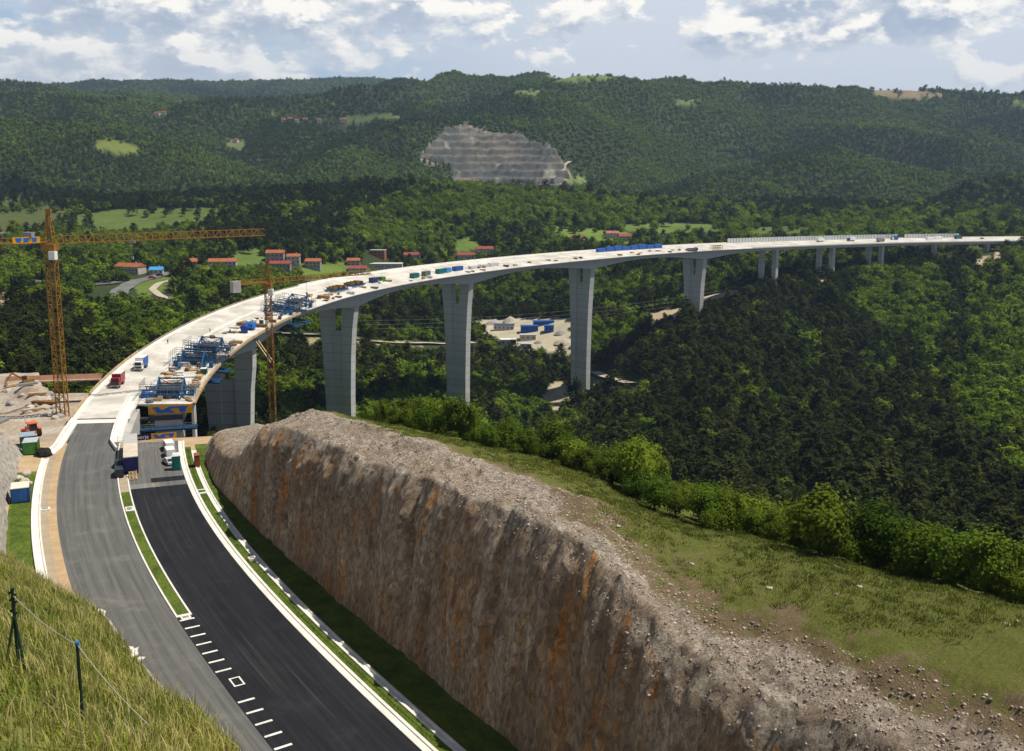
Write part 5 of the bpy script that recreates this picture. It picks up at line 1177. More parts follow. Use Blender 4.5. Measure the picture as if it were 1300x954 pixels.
person('worker in dark clothes standing in front of the grey green container', R(510, 10.6, .02), .4, VEST, JEANS)
person('worker in dark clothes beside the right foot of the second crane jib on the deck', R(334, 8.0, .02), .4, VEST, JEANS)

# ================================================================== FENCE POSTS ON THE GRASS BANK
PG = mat('dark_green_post', (.01, .03, .02), .5, .2, 6)
pa = at(15.5, 749, 24.0); pb_ = at(17.5, 858, 24.0); so1, of1 = SO(pb_[0], pb_[1]); zb1 = float(bank_z(so1[0], of1[0]))
fp = thing('fence_post', 'dark green braced fence post on the grassy bank at the lower left', 'post', (pa[0], pa[1], zb1)); hp = pa[2] - zb1
mb = MB(); mb.tube([(0, 0, -.3), (0, 0, hp)], .045, 8); mb.build('post', PG, fp); mb = MB(); mb.tube([(0, 0, hp), (0, 0, hp + .04)], .055, 8); mb.build('cap', PG, fp)
for p in ((4, 832), (35, 872)):
    q = at(p[0], p[1], 23.6); sq, oq = SO(q[0], q[1]); q[2] = float(bank_z(sq[0], oq[0])) - .15
    mb = MB(); mb.tube([(0, 0, hp * .70), tuple(q - np.array([pa[0], pa[1], zb1]))], .035, 8); mb.build('brace', PG, fp)
mb = MB(); 
for f_ in (.72, .86, .95): mb.box(-.09, -.05, -.03, .03, hp * f_, hp * f_ + .05); mb.box(.05, .09, -.03, .03, hp * f_ - .05, hp * f_)
mb.build('wire_clip', PG, fp)
pc = at(98, 819, 21.5); so2, of2 = SO(pc[0], pc[1]); zc = float(bank_z(so2[0], of2[0]))
fp2 = thing('fence_post', 'plain dark fence post with a blue cap on the grassy bank', 'post', (pc[0], pc[1], zc)); h2 = pc[2] - zc
mb = MB(); mb.tube([(0, 0, -.3), (0, 0, h2)], .04, 8); mb.build('post', PG, fp2); mb = MB(); mb.tube([(0, 0, h2), (0, 0, h2 + .07)], .05, 8); mb.build('cap', LOGOB, fp2)
mb = MB(); A_ = Vector(pa) - Vector((0, 0, .15)); B_ = Vector(pc); C_ = B_ + (B_ - A_) * .9; C_.z -= .6
pts = [A_.lerp(B_, k / 8) - Vector((0, 0, .12 * math.sin(PI * k / 8))) for k in range(9)] + [B_.lerp(C_, k / 8) - Vector((0, 0, .1 * math.sin(PI * k / 8))) for k in range(1, 9)]
mb.tube(pts, .008, 5); w_ = mb.build('fence_wire', mat('galvanised_wire', (.45, .45, .43), .4, .1, 5)); tag(w_, 'thin sagging fence wire from the braced post past the blue capped post', 'wire')
# ================================================================== VALLEY ROADS AND HOUSES
AV = mat('valley_asphalt', (.17, .17, .17), .9, .15, .1); TRK = mat('pale_track', (.46, .40, .32), .95, .15, .2)
ROADPTS = []
def valley_road(name, pts, w, m, d0=400):
    q = np.array([hit(x, y, d0) for x, y in pts]); t = np.linspace(0, len(q) - 1, len(q) * 10); P = np.stack([np.interp(t, np.arange(len(q)), q[:, k]) for k in range(3)], -1)
    for _ in range(3): P[1:-1] = (P[:-2] + 2 * P[1:-1] + P[2:]) / 4
    d = np.gradient(P[:, :2], axis=0); d /= np.linalg.norm(d, axis=1)[:, None] + 1e-9; n = np.stack([d[:, 1], -d[:, 0]], -1)
    rows = []
    for k in np.linspace(-w/2, w/2, 5):
        x = P[:, 0] + n[:, 0] * k; y = P[:, 1] + n[:, 1] * k; rows.append(np.stack([x, y, ground(x, y)], -1))
    V = np.stack(rows, 1); V[..., 2] = V[..., 2].max(1, keepdims=True) + .5
    tag(npmesh(name, V.reshape(-1, 3), gridfaces(len(P), 5)[:, ::-1], m), kind='structure'); ROADPTS.append(P[:, :2]); return P
valley_road('valley_road', [(150, 380), (152, 370), (165, 361), (185, 355), (205, 350), (212, 347)], 14, AV, 500)
valley_road('valley_road', [(-60, 366), (20, 361), (50, 358), (80, 362), (110, 363), (150, 359)], 9, AV, 500)
valley_road('dirt_track', [(222, 382), (203, 376), (193, 368), (203, 360), (228, 354)], 6, TRK, 500)
valley_road('dirt_track', [(330, 424), (390, 427), (450, 431), (545, 437), (602, 436)], 8, TRK, 500)
valley_road('dirt_track', [(755, 476), (775, 484), (800, 492)], 9, TRK, 500)
valley_road('dirt_track', [(888, 381), (910, 375), (937, 370)], 6, TRK, 500)
valley_road('dirt_track', [(690, 236), (712, 222), (716, 212), (724, 208)], 12, TRK, 1900)
ROOFO = mat('orange_roof_tiles', (.36, .115, .05), .85, .25, .6); ROOFR = mat('red_roof_tiles', (.28, .065, .045), .85, .25, .6)
WALLW = mat('white_render', (.48, .46, .42), .85, .1, .5); WALLG = mat('grey_render', (.30, .28, .26), .85, .15, .4); PANE = mat('window_glass', (.03, .035, .04), .2, .1, 1)
HOUSEPTS = []
def house(label, px, py, wpx, roofm, wallm, ht=6.0, dep=9.0, rot=0.0, d0=500, name='house', flat=False, grp=None, floors=2):
    p = hit(px, py, d0); w = wpx / F * p[1]; t = thing(name, label, 'house', p, rot, grp); HOUSEPTS.append((p[0], p[1], max(w, dep) * .62 + 3))
    a, b = w / 2, dep / 2
    mb = MB(); mb.box(-a, a, -b, b, -4, ht); mb.build('wall', wallm, t)
    mb = MB(); e = .6; rh = dep * .24
    if flat: mb.box(-a - .3, a + .3, -b - .3, b + .3, ht + .01, ht + .6)
    else:
        mb.add([(-a - e, -b - e, ht), (a + e, -b - e, ht), (a + e, b + e, ht), (-a - e, b + e, ht), (-a - e * .5, 0, ht + rh + .4), (a + e * .5, 0, ht + rh + .4)], [(0, 1, 5, 4), (2, 3, 4, 5), (1, 2, 5), (3, 0, 4), (3, 2, 1, 0)])
    rf = mb.build('roof', roofm, t)
    if not flat: mb = MB(); mb.box(a * .4, a * .4 + .8, .6, 1.4, ht + rh * .5, ht + rh + 1.5); mb.build('chimney', wallm, rf)
    n = max(2, int(w / 3.6))
    for fl in range(floors):
        z = ht * (.18 + fl * .47) if floors > 1 else ht * .35
        for k in range(n):
            x = -a + w * (k + .5) / n; mb = MB(); mb.box(x - .6, x + .6, -b - .06, -b - .003, z, z + 1.4); mb.build('window', PANE, t)
    mb = MB(); mb.box(-.5, .5, -b - .09, -b - .01, -.5, 0.9) if floors > 1 else mb.box(a - 1.6, a - .7, -b - .09, -b - .01, -.5, 1.8); mb.build('door', WOODB, t)
    return t
HL = [
 ('long house with a low orange roof at the left end of the village', 283, 340, 34, ROOFO, WALLW, 6, 10, .15),
 ('small house with a red roof below the long orange roofed house', 258, 352, 12, ROOFR, WALLG, 4, 8, -.2),
 ('tallest village house with a bright orange roof and a grey front', 350, 333, 22, ROOFO, WALLG, 9.5, 10, .05),
 ('long low house with a red roof directly in front of the tallest village house', 355, 341, 28, ROOFR, WALLG, 5, 9, .05),
 ('white house with an orange roof right of the tallest village house', 373, 335, 16, ROOFO, WALLW, 7.5, 9, .1),
 ('grey house with an orange roof standing alone right of the white village house', 398, 341, 19, ROOFO, WALLG, 7.5, 9, .0),
 ('house with an orange roof behind the red roofed house above the viaduct deck', 449, 338, 16, ROOFO, WALLG, 6, 9, .1),
 ('house with a dark red roof right behind the viaduct deck', 454, 348, 23, ROOFR, WALLW, 6, 9, .08),
 ('brick red house with a pale flat roof at the wood edge right of the village', 480, 326, 19, GREYROOF, mat('brick_wall', (.30, .12, .08), .9, .2, .5), 7, 10, -.1),
 ('long white hall with a pale flat roof just behind the viaduct', 489, 341, 44, WHITE, WALLW, 5, 12, .02),
 ('house with a red roof in the trees left of the two joined red roofs', 523, 329, 20, ROOFR, WALLW, 5, 10, .05),
 ('house with a hipped red roof, left one of the two joined red roofs', 592, 329, 22, ROOFR, WALLW, 5, 10, -.05),
 ('white house with a red roof, right one of the two joined red roofs', 615, 322, 22, ROOFR, WALLW, 6, 10, .1),
 ('house with a red roof on the meadow behind the tallest piers', 733, 308, 17, ROOFR, WALLW, 6, 10, -.2),
 ('pinkish house on the meadow left of the dark red roofed one', 777, 302, 16, mat('pink_roof_tiles', (.40, .13, .11), .85, .2, .5), WALLW, 6, 10, .1),
 ('house with a dark red roof at the right end of the far meadow', 793, 306, 16, ROOFR, WALLW, 6, 10, .1),
 ('long house with a sloping orange red roof left of the valley road', 166, 346, 36, ROOFO, WALLW, 5.5, 11, -.35),
 ('house with a round topped orange roof right of the valley road', 241, 340, 18, ROOFO, WALLG, 6, 10, .3),
 ('white house at the left edge below the terraced field', 4, 305, 12, GREYROOF, WALLW, 7, 9, .2),
 ('pale blue and white shed beside the valley road', 199, 348, 16, SKY, WALLW, 4, 9, .2),
]
for k, h_ in enumerate(HL): house(*h_, flat=h_[3] in (44,) or h_[4] is GREYROOF, floors=1 if h_[6] < 6 else 2)
for k, (x, y, wpx) in enumerate([(200, 147, 7), (208, 146, 5), (360, 155, 5), (368, 154, 6), (377, 156, 5), (388, 155, 6), (405, 155, 5), (436, 155, 9), (300, 181, 5)]):
    house('tiny far village house with a reddish roof on the distant hillside', x, y, wpx, ROOFR, WALLW, 7, 11, rng.uniform(-.3, .3), 1900, name='far_house', grp='houses on the distant hillside', floors=1)
for k, (x, y, m_, lb) in enumerate([(193, 355, RED, 'red car on the valley road beside the pale blue shed'), (203, 352, DARKG, 'dark car behind the red one on the valley road'), (136, 361, DARKG, 'dark car on the narrow road left of the valley bend'), (108, 363, DARKG, 'dark car just right of the left crane mast on the narrow valley road')]):
    p = hit(x, y, 500) + [0, 0, .9]; c_ = car(lb, p, rng.uniform(-.8, .2) - .9, m_); c_.scale = (1.5,) * 3
# building depot in the valley: long blue sheds and cabins
for k, (x, y, wpx, m_, hh_, lb) in enumerate([(690, 412, 26, BLUE, 3, 'long low blue site hall at the back of the valley depot'), (640, 419, 26, mat('faded_blue', (.05, .12, .28), .6, .2, .5), 5, 'blue grey cabin row at the left of the valley depot'), (672, 421, 22, BLUE, 5, 'royal blue cabin row in the middle of the valley depot'),
        (697, 421, 12, BLUE, 5, 'short blue cabin at the right of the valley depot'), (645, 437, 20, WHITE, 4, 'white roofed shed at the near left edge of the valley depot'), (670, 431, 20, GREYROOF, 4, 'grey roofed hall in the middle of the valley depot'), (668, 441, 14, GREYROOF, 3, 'low grey shed at the near edge of the valley depot')]):
    house(lb, x, y, wpx, m_, m_ if m_ in (BLUE,) else WALLW, hh_, 8, rng.uniform(-.15, .15), 600, name='site_hall', flat=True, floors=1)
for k, (x, y, w_, h_) in enumerate([(625, 412, 9, 4), (648, 408, 8, 5), (712, 424, 7, 3.5), (716, 436, 10, 4), (684, 436, 5, 2.5)]):
    p = hit(x, y, 600); mb = MB(); n_ = 22; rr_ = np.random.default_rng(k); vs__ = [(0, 0, h_)]
    for ring in (.35, .7, 1.0):
        for q in range(n_): a_ = 2 * PI * q / n_; j_ = 1 + rr_.uniform(-.15, .15); vs__.append((math.cos(a_) * w_ * ring * j_, math.sin(a_) * w_ * .6 * ring * j_, h_ * (1 - ring) ** .9 + (rr_.uniform(-.2, .2) if ring < 1 else -1)))
    fs_ = [(0, 1 + q, 1 + (q + 1) % n_) for q in range(n_)] + [(1 + r0 * n_ + q, 1 + (r0 + 1) * n_ + q, 1 + (r0 + 1) * n_ + (q + 1) % n_, 1 + r0 * n_ + (q + 1) % n_) for r0 in (0, 1) for q in range(n_)]
    o = mb.add(vs__, fs_).build('gravel_heap', TRK if k % 2 else GSTONE, None, sm=True); o.location = Vector(p); tag(o, ['sandy heap at the left back of the valley depot', 'grey heap at the back of the valley depot left of the blue hall', 'sandy heap at the right of the valley depot near the tall pier', 'grey heap at the near right corner of the valley depot', 'small sandy heap in the middle of the valley depot'][k], 'heap')
sh = onz(1236, 315, -9.0); hall = hit(1230, 322, 800)
tn = thing('white_tarpaulin_tent', 'white sloping tent under the far end of the viaduct', 'tent', hall); mb = MB(); mb.prism([(-9, 0), (9, 0), (7, 9)], lambda p: (p[0], -4, p[1]), lambda p: (p[0], 4, p[1])); mb.build('cover', WHITE, tn); mb = MB()
for x in (-6, 0, 6): mb.bar((x, -4.1, 0), (x, -4.1, (x + 9) * .5), .2)
mb.build('pole', STEELG, tn); HOUSEPTS.append((hall[0], hall[1], 14))
# power lines over the valley
def wire_set(pts, sag, n=3):
    A_, B_ = [Vector(p) for p in pts]
    for k in range(n):
        o = Vector((0, 0, -3.5 * k)); q = [A_.lerp(B_, t / 24) + o - Vector((0, 0, sag * 4 * (t / 24) * (1 - t / 24))) for t in range(25)]
        mb = MB(); mb.tube(q, .045, 4); w_ = mb.build('power_line', mat('aluminium_wire', (.35, .35, .35), .5, .1, 1), None); tag(w_, ['topmost thin power line crossing the valley behind the piers', 'middle thin power line crossing the valley behind the piers', 'lowest thin power line crossing the valley behind the piers'][k], 'power line')
wire_set((at(330, 405, 800), at(1010, 352, 900)), 14)

# ================================================================== TREES
def leafmat(name, c1, c2, tr=0.25, dark=(0.6, 1.3)):
    m, g, b = newmat(name); oi = g.n('ShaderNodeObjectInfo'); geo = g.n('ShaderNodeNewGeometry')
    c = g.mix(oi.outputs['Random'], c1, c2); nn = g.noise(g.n('ShaderNodeTexCoord').outputs['Object'], .9, 3)
    hv = g.n('ShaderNodeTexWhiteNoise', noise_dimensions='1D'); m.node_tree.links.new(g.math('MULTIPLY', oi.outputs['Random'], 91.7), hv.inputs['W'])
    c = g.mix(1.0, c, g.mix(hv.outputs['Value'], (dark[0],) * 3, (dark[1],) * 3), 'MULTIPLY')
    c = g.mix(1.0, c, g.mix(nn, (.75, .75, .75), (1.25, 1.25, 1.1)), 'MULTIPLY')
    m.node_tree.links.new(c, b.inputs['Base Color']); b.inputs['Roughness'].default_value = .8; b.inputs['Specular IOR Level'].default_value = .05
    t = g.n('ShaderNodeBsdfTranslucent'); m.node_tree.links.new(c, t.inputs['Color']); mx = g.n('ShaderNodeMixShader'); mx.inputs[0].default_value = tr
    m.node_tree.links.new(b.outputs[0], mx.inputs[1]); m.node_tree.links.new(t.outputs[0], mx.inputs[2]); m.node_tree.links.new(mx.outputs[0], m.node_tree.nodes['Material Output'].inputs[0]); return m
L_BUSH = leafmat('bush_leaves', (.055, .105, .009), (.15, .20, .018), .25, (.55, 1.25)); L_BROAD = leafmat('broad_leaves', (.062, .118, .009), (.18, .245, .018)); L_PINE = leafmat('pine_needles', (.017, .027, .006), (.042, .053, .010), .1, (.5, 1.5))
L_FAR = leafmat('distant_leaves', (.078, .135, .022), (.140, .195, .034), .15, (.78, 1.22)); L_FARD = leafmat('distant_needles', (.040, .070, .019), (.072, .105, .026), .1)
BARK = mat('bark', (.11, .085, .06), .9, .3, 2)
def crown_pts(r, kind, n, w, h, nc):
    """leaf clump centres: broadleaf = uneven dome, pine = ragged cone, both hollow enough to let light through"""
    C = []; 
    while len(C) < nc:
        if kind == 'pine':
            t = r.random() ** .8; z = h * (.22 + .76 * t); rad = w / 2 * (1.0 - t * t) ** .6 * (0.35 + .65 * r.random())
            a = r.uniform(0, 2 * PI); C.append((rad * math.cos(a), rad * math.sin(a), z, .17 * w * (1.1 - .4 * t)))
        else:
            v = r.normal(size=3); v /= np.linalg.norm(v); q = (.55 + .45 * r.random()); a = math.atan2(v[1], v[0])
            lob = 1 + .22 * math.sin(2 * a + r.uniform(0, .4) + kind_ph) + .12 * math.sin(5 * a + kind_ph)
            C.append((v[0] * w / 2 * q * lob * .86, v[1] * w / 2 * q * lob * .86, h * .56 + v[2] * h * .42 * q, w * r.uniform(.10, .17)))
    C = np.array(C); k = r.integers(0, nc, n); d = r.normal(size=(n, 3)) * .62; P = C[k, :3] + d * C[k, 3:4]
    return P, P - np.array([0, 0, h * (.3 if kind == 'pine' else .45)])
def leaves(r, P, D, size, flat=1.1):
    n = len(P); N = D / (np.linalg.norm(D, axis=1)[:, None] + 1e-6) * flat + r.normal(size=(n, 3)) * .42 + np.array([0, 0, .3]); N /= np.linalg.norm(N, axis=1)[:, None]
    A = np.cross(N, r.normal(size=(n, 3))); A /= np.linalg.norm(A, axis=1)[:, None] + 1e-6; B = np.cross(N, A)
    s = size * (.6 + .8 * r.random(n))[:, None]; A = A * s; B = B * s * .62
    V = np.stack([P - A, P + B * .9 + A * .1, P + A, P - B * .9 + A * .1], 1).reshape(-1, 3)
    return V, np.arange(4 * n).reshape(-1, 4)
def trunkmesh(r, h, w, kind, thick):
    mb = MB(); pts = [(0, 0, -.6), (r.uniform(-.1, .1) * w, r.uniform(-.1, .1) * w, h * .35), (r.uniform(-.12, .12) * w, r.uniform(-.12, .12) * w, h * .85)]
    mb.tube(pts, [thick, thick * .75, thick * .2], 7)
    for k in range(6):
        a = r.uniform(0, 2 * PI); z0 = h * r.uniform(.25, .55); L = w * r.uniform(.25, .42); mb.tube([(0, 0, z0), (math.cos(a) * L * .5, math.sin(a) * L * .5, z0 + h * .13), (math.cos(a) * L, math.sin(a) * L, z0 + h * .25)], [thick * .45, thick * .3, thick * .1], 5)
    return mb
PROTO = {}; CROWN = {}
def make_mesh(name, kind, seed, w, h, n, size, nc, lm, trunk=.14):
    """one mesh holding crown and trunk"""
    global kind_ph
    r = np.random.default_rng(seed); kind_ph = r.uniform(0, 6); P, D = crown_pts(r, kind, n, w, h, nc); V, Fq = leaves(r, P, D, size)
    e = thing(name, 'tree', 'tree'); ob = npmesh('crown', V, Fq, lm, parent=e); trunkmesh(r, h, w, kind, trunk).build('trunk', BARK, e); CROWN[e.name] = ob; return e
def crown_mesh(seed, w, h, n, size, nc, lm):
    global kind_ph
    r = np.random.default_rng(seed); kind_ph = r.uniform(0, 6); P, D = crown_pts(r, 'broad', n, w, h, nc); V, Fq = leaves(r, P, D, size); return V, Fq
# prototypes: real trees of the scene, placed below
NEARV = []
for k in range(6):
    V, Fq = crown_mesh(300 + k, 5.0, 5.2, 3400, .17, 46, L_BUSH); mb = trunkmesh(np.random.default_rng(k), 4.6, 4.0, 'broad', .13); NEARV.append((V, Fq, mb))
kind_ph = 0
def nearmesh(k):
    V, Fq, mb = NEARV[k]
    if k not in PROTO:
        c_ = npmesh('crown', V, Fq, L_BUSH); t_ = mb.build('trunk', BARK, None); PROTO[k] = (c_.data, t_.data); bpy.data.objects.remove(c_); bpy.data.objects.remove(t_)
    return PROTO[k]
def near_tree(k, pos, sc, rz, label, grp=None, name='leafy_tree', sz=1.0):
    cm, tm = nearmesh(k); t = thing(name, label, 'tree', pos, rz, grp); t.scale = (sc, sc, sc * sz)
    for nm, me in (('crown', cm), ('trunk', tm)): o = bpy.data.objects.new(nm, me); COL.objects.link(o); o.parent = t
    return t

def occ_ok(x, y): return True
# ---- thicket on the back slope of the rock hill
NT = 0
def hillpos(s, o): b = float(prof_right(s)[0]); p = R(s, b + o); p[2] = float(right_z(s, b + o)) - .2; return p
def hill_hit(px, py):
    r = ray(px, py)
    for t in np.arange(60, 420, .5):
        p = np.array([0, 0, H]) + r * t; s, o = SO(p[0], p[1]); z = float(right_z(s[0], o[0]))
        if o[0] > prof_right(s[0])[0] + 12 and p[2] < z: return p
    return None
SPECIAL = [(1040, 700, 1.16, 'round pale green tree standing alone on the skyline of the grassy hill top', 0), (1117, 712, 1.12, 'round mid green tree next right of the pale round tree on the hill top', 1), (1168, 735, .9, 'bushy yellow green tree right of the two round trees', 2), (1205, 748, .86, 'dense bush right of the yellow green tree at the grass edge', 3), (1262, 765, .95, 'broad leafy bush near the right edge of the hill top', 4)]
for px, py, sc_, lb, k in SPECIAL:
    s0, o0 = SO(*(onz(px, py, 21)[:2])); b = float(prof_right(s0[0])[0]); p = R(s0[0], max(o0[0], b + 26)); so_t, of_t = SO(p[0], p[1]); p[2] = float(right_z(so_t[0], of_t[0])) - .2
    near_tree(k, p, sc_ * 1.3, rng.uniform(0, 6), lb)
placed = []
GRP = 'leafy trees on the back slope behind the rock cutting'
tries = 0
while NT < 210 and tries < 12000:
    tries += 1
    s = rng.uniform(-70, 105); o = 26.5 + abs(rng.normal()) * 18 + (3 if s < -20 else 0); 
    if s > 60: o = np.interp(s, [60, 105], [28, 24]) + abs(rng.normal()) * 14
    if o > 85: continue
    if fbm(np.array([s / 11]), np.array([o / 11]), 131, 3)[0] + (.12 if o > 34 else -.03) < rng.uniform(-.14, .14): continue
    p = hillpos(s, o); 
    if any((p[0] - q[0]) ** 2 + (p[1] - q[1]) ** 2 < (2.9 if o < 40 else 3.6) ** 2 for q in placed): continue
    placed.append(p); NT += 1
    sc_ = min(float(np.exp(rng.normal() * .42)) * (0.52 if o < 31 else .95), 1.3 if s > 5 else (.75 if o < 31 else 1.12))
    near_tree(int(rng.integers(0, 6)), p, sc_, rng.uniform(0, 6), 'leafy green tree in the thicket behind the grassy ridge of the rock cutting', GRP, sz=rng.uniform(.7, 1.3))

# ---- forest
MIDB = [make_mesh('broadleaf_tree', 'broad', 400 + k, 6.4, 6.6, 620, .50, 30, L_BROAD) for k in range(4)]
MIDP = [make_mesh('pine_tree', 'pine', 420 + k, 5.6, 8.0, 640, .42, 26, L_PINE) for k in range(4)]
FARB = [make_mesh('distant_broadleaf_tree', 'broad', 440 + k, 11.5, 9.5, 170, 1.35, 16, L_FAR) for k in range(3)]
FARP = [make_mesh('distant_pine_tree', 'pine', 450 + k, 9.5, 11, 150, 1.2, 26, L_FARD) for k in range(2)]
PROTOS = MIDB + MIDP + FARB + FARP
DARKZ = [  # zones where dark pines dominate: sighted outlines
 [(-200, 384), (60, 395), (170, 440), (160, 490), (-200, 520)], [(210, 375), (260, 372), (270, 400), (200, 420)],
 [(690, 600), (740, 520), (780, 440), (860, 400), (960, 350), (1230, 335), (1230, 360), (1225, 440), (1260, 560), (1320, 660), (1320, 720), (1100, 690), (900, 640)],
 [(350, 445), (720, 455), (720, 500), (640, 500), (560, 470), (350, 460)], [(465, 395), (720, 380), (720, 405), (465, 430)], [(250, 295), (420, 245), (470, 236), (440, 300), (290, 312)],
 [(60, 282), (120, 276), (130, 300), (20, 300)], [(230, 112), (340, 118), (400, 140), (280, 140)], [(-50, 96), (40, 100), (90, 118), (-50, 125)], [(480, 150), (640, 122), (700, 140), (680, 158), (520, 170)],
]
LIGHTZ = [[(430, 495), (560, 505), (640, 560), (720, 590), (900, 655), (1000, 695), (1320, 740), (1320, 790), (900, 720), (430, 560)], [(0, 296), (250, 296), (260, 345), (0, 358)], [(1232, 345), (1320, 340), (1320, 470), (1260, 480), (1228, 430)], [(1090, 350), (1190, 345), (1215, 400), (1180, 470), (1090, 400)], [(1170, 470), (1330, 480), (1330, 620), (1240, 560)], [(80, 375), (240, 370), (190, 440), (110, 430)], [(240, 340), (380, 345), (420, 372), (250, 395)]]
def scatter(y0, y1, sp, jit=.46):
    """jittered grid over the wedge of ground in view"""
    out = []
    ys = np.arange(y0, y1, sp)
    for y in ys:
        xs = np.arange(-.60 * y - 20, .60 * y + 20, sp); out.append(np.stack([xs, np.full(len(xs), y)], -1))
    q = np.concatenate(out); return q + rng.uniform(-jit, jit, q.shape) * sp
rp = np.concatenate(ROADPTS); hp_ = np.array(HOUSEPTS)
PT = []; PR = []
for y0, y1, sp in ((165, 330, 4.4), (330, 620, 5.0), (620, 1150, 6.0), (1150, 1750, 7.8), (1750, 2700, 8.2), (2700, 4300, 10.0), (4300, 7200, 20)):
    q = scatter(y0, y1, sp); X, Y = q[:, 0], q[:, 1]; Z = ground(X, Y); s, o = SO(X, Y)
    px, py = proj(X, Y, Z); cl = classify(X, Y, Z)
    b = prof_right(s)[0]
    ok = (cl < 0) | ((cl == 0) & (rng.random(len(X)) < .10))
    ok &= ~((s < 160) & (o > -100) & (o < b + 60)) & ~((s > 145) & (s < 275) & (o > -84) & (o < -15))
    hz = right_z(s, o); ok &= ~((s < 175) & (s > -160) & (o > b) & (o < b + 125) & (hz > Z + .5))
    ok &= ~((s < 160) & (o < 0) & (o > -110)) & ~((s >= 160) & (s < 215) & (np.abs(o) < 20))
    ps = np.array(PIER_S); ok &= ~((np.abs(o) < 14) & (np.min(np.abs(s[:, None] - ps[None]), 1) < 9))
    rzz = np.interp(s, S, CZ) - np.interp(s, S, CE) * o; ok &= ~((np.abs(o) < 19) & (s > 160) & (Z + 9 > rzz - 9))
    for a in range(0, len(X), 20000):
        dd = np.min((X[a:a+20000, None] - rp[None, :, 0]) ** 2 + (Y[a:a+20000, None] - rp[None, :, 1]) ** 2, 1); ok[a:a+20000] &= dd > 9 ** 2
        dx_ = X[a:a+20000, None] - rp[None, :, 0]; dy_ = rp[None, :, 1] - Y[a:a+20000, None]; ok[a:a+20000] &= ~((dy_ > 0) & (dy_ < 55) & (np.abs(dx_ + dy_ * .0) < 7)).any(1)
    for hx, hy, hr in hp_: ok &= ((X - hx) ** 2 + (Y - hy) ** 2 > hr ** 2) & ~((np.abs(X - hx) < hr) & (Y < hy) & (Y > hy - hr * 1.9))
    if sp > 5:   # skip what other hills hide for good
        uu = np.linspace(-.75, .75, 300); dist = np.exp(np.linspace(math.log(600), math.log(7400), 420)); T_ = (ground(uu[:, None] * dist, dist[None] + 0 * uu[:, None]) - H) / dist[None]; mx = np.maximum.accumulate(T_, 1)
        M_ = bil(mx, uu[0], uu[-1], math.log(dist[0]), math.log(dist[-1]), X / Y, np.log(np.maximum(Y - 40, 601))); ok &= (Z + 26 - H) / Y > M_
    tx, ty = proj(X, Y, Z + np.where(Y > 1150, 9, 7))
    for p_, c_ in FIELDS + DIRT:
        k_ = inpoly(tx, ty, p_) & ok & (Y > 330)
        if k_.any(): fd = hit(*np.mean(np.array(p_), 0), 600)[1]; ok &= ~(k_ & (Y < fd) & (Y > fd * .55) & (rng.random(len(X)) < .93))
    X, Y, Z, px, py = X[ok], Y[ok], Z[ok], px[ok], py[ok]
    nz_ = np.where(Y > 1150, fbm(X / 380, Y / 420, 93, 4) * 1.9, fbm(X / 70, Y / 70, 91, 3)); pd = np.where(Y > 1100, np.where(Y > 1750, .32, .66), .38) + nz_ * 1.6  # broad dark pine patches on the hills stand in for cloud shadows
    gx_ = (ground(X + 25, Y) - ground(X - 25, Y)) / 50; gy_ = (ground(X, Y + 25) - ground(X, Y - 25)) / 50; pd = pd + np.where(Y > 1150, np.clip(gx_ * 1.6 - .1, -.35, .5), 0)  # more dark pines on slopes turned from the sun, imitating their shade
    px = px + fbm(X / 28, Y / 28, 95, 3) * 45; py = py + fbm(X / 28, Y / 28, 96, 3) * 22
    for zn in DARKZ: pd[inpoly(px, py, zn)] = .90 + nz_[inpoly(px, py, zn)] * .8
    for zn in LIGHTZ: pd[inpoly(px, py, zn)] = .10 + nz_[inpoly(px, py, zn)] * .3
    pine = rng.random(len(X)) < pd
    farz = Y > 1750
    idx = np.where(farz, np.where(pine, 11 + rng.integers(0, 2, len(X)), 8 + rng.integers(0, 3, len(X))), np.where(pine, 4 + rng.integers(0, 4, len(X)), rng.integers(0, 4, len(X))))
    sc_ = np.exp(rng.normal(size=len(X)) * .25) * .95 * np.where(farz, np.where(sp > 15, 1.3, np.clip(sp / 11.0, .7, 1.0)), np.clip(sp / 4.6, .95, 1.6))
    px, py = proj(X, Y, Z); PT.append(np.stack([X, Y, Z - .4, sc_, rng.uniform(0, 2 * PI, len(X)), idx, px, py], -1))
PT = np.concatenate(PT)
# the nearest visible forest trees are trees of their own
nr = PT[(PT[:, 5] < 8) & (PT[:, 6] > -10) & (PT[:, 6] < 1310) & (PT[:, 7] < 960)]
tr_ = H - 0
def visible(q):
    ok = np.ones(len(q), bool); tgt = q[:, 2] + 5 * q[:, 3]
    for f_ in np.linspace(.25, .97, 60):
        x = q[:, 0] * f_; y = q[:, 1] * f_; z = H + (tgt - H) * f_; s, o = SO(x, y); g_ = ground(np.where(y < 31, x * 0, x), np.maximum(y, 31.))
        rr_ = (s > -130) & (s < 178) & (o > prof_right(s)[0]) & (o < prof_right(s)[0] + 120)
        g_ = np.where(rr_, np.maximum(g_, right_z(s, o)), g_); lb = (s < 155) & (o < -LRO[1][0]) & (o > -100); g_ = np.where(lb, np.maximum(g_, bank_z(s, o)), g_); ok &= z > g_ - .5
    return ok
nr = nr[np.argsort(nr[:, 1])][:2600]; nr = nr[visible(nr)]
used = set(); nB = nP = 0
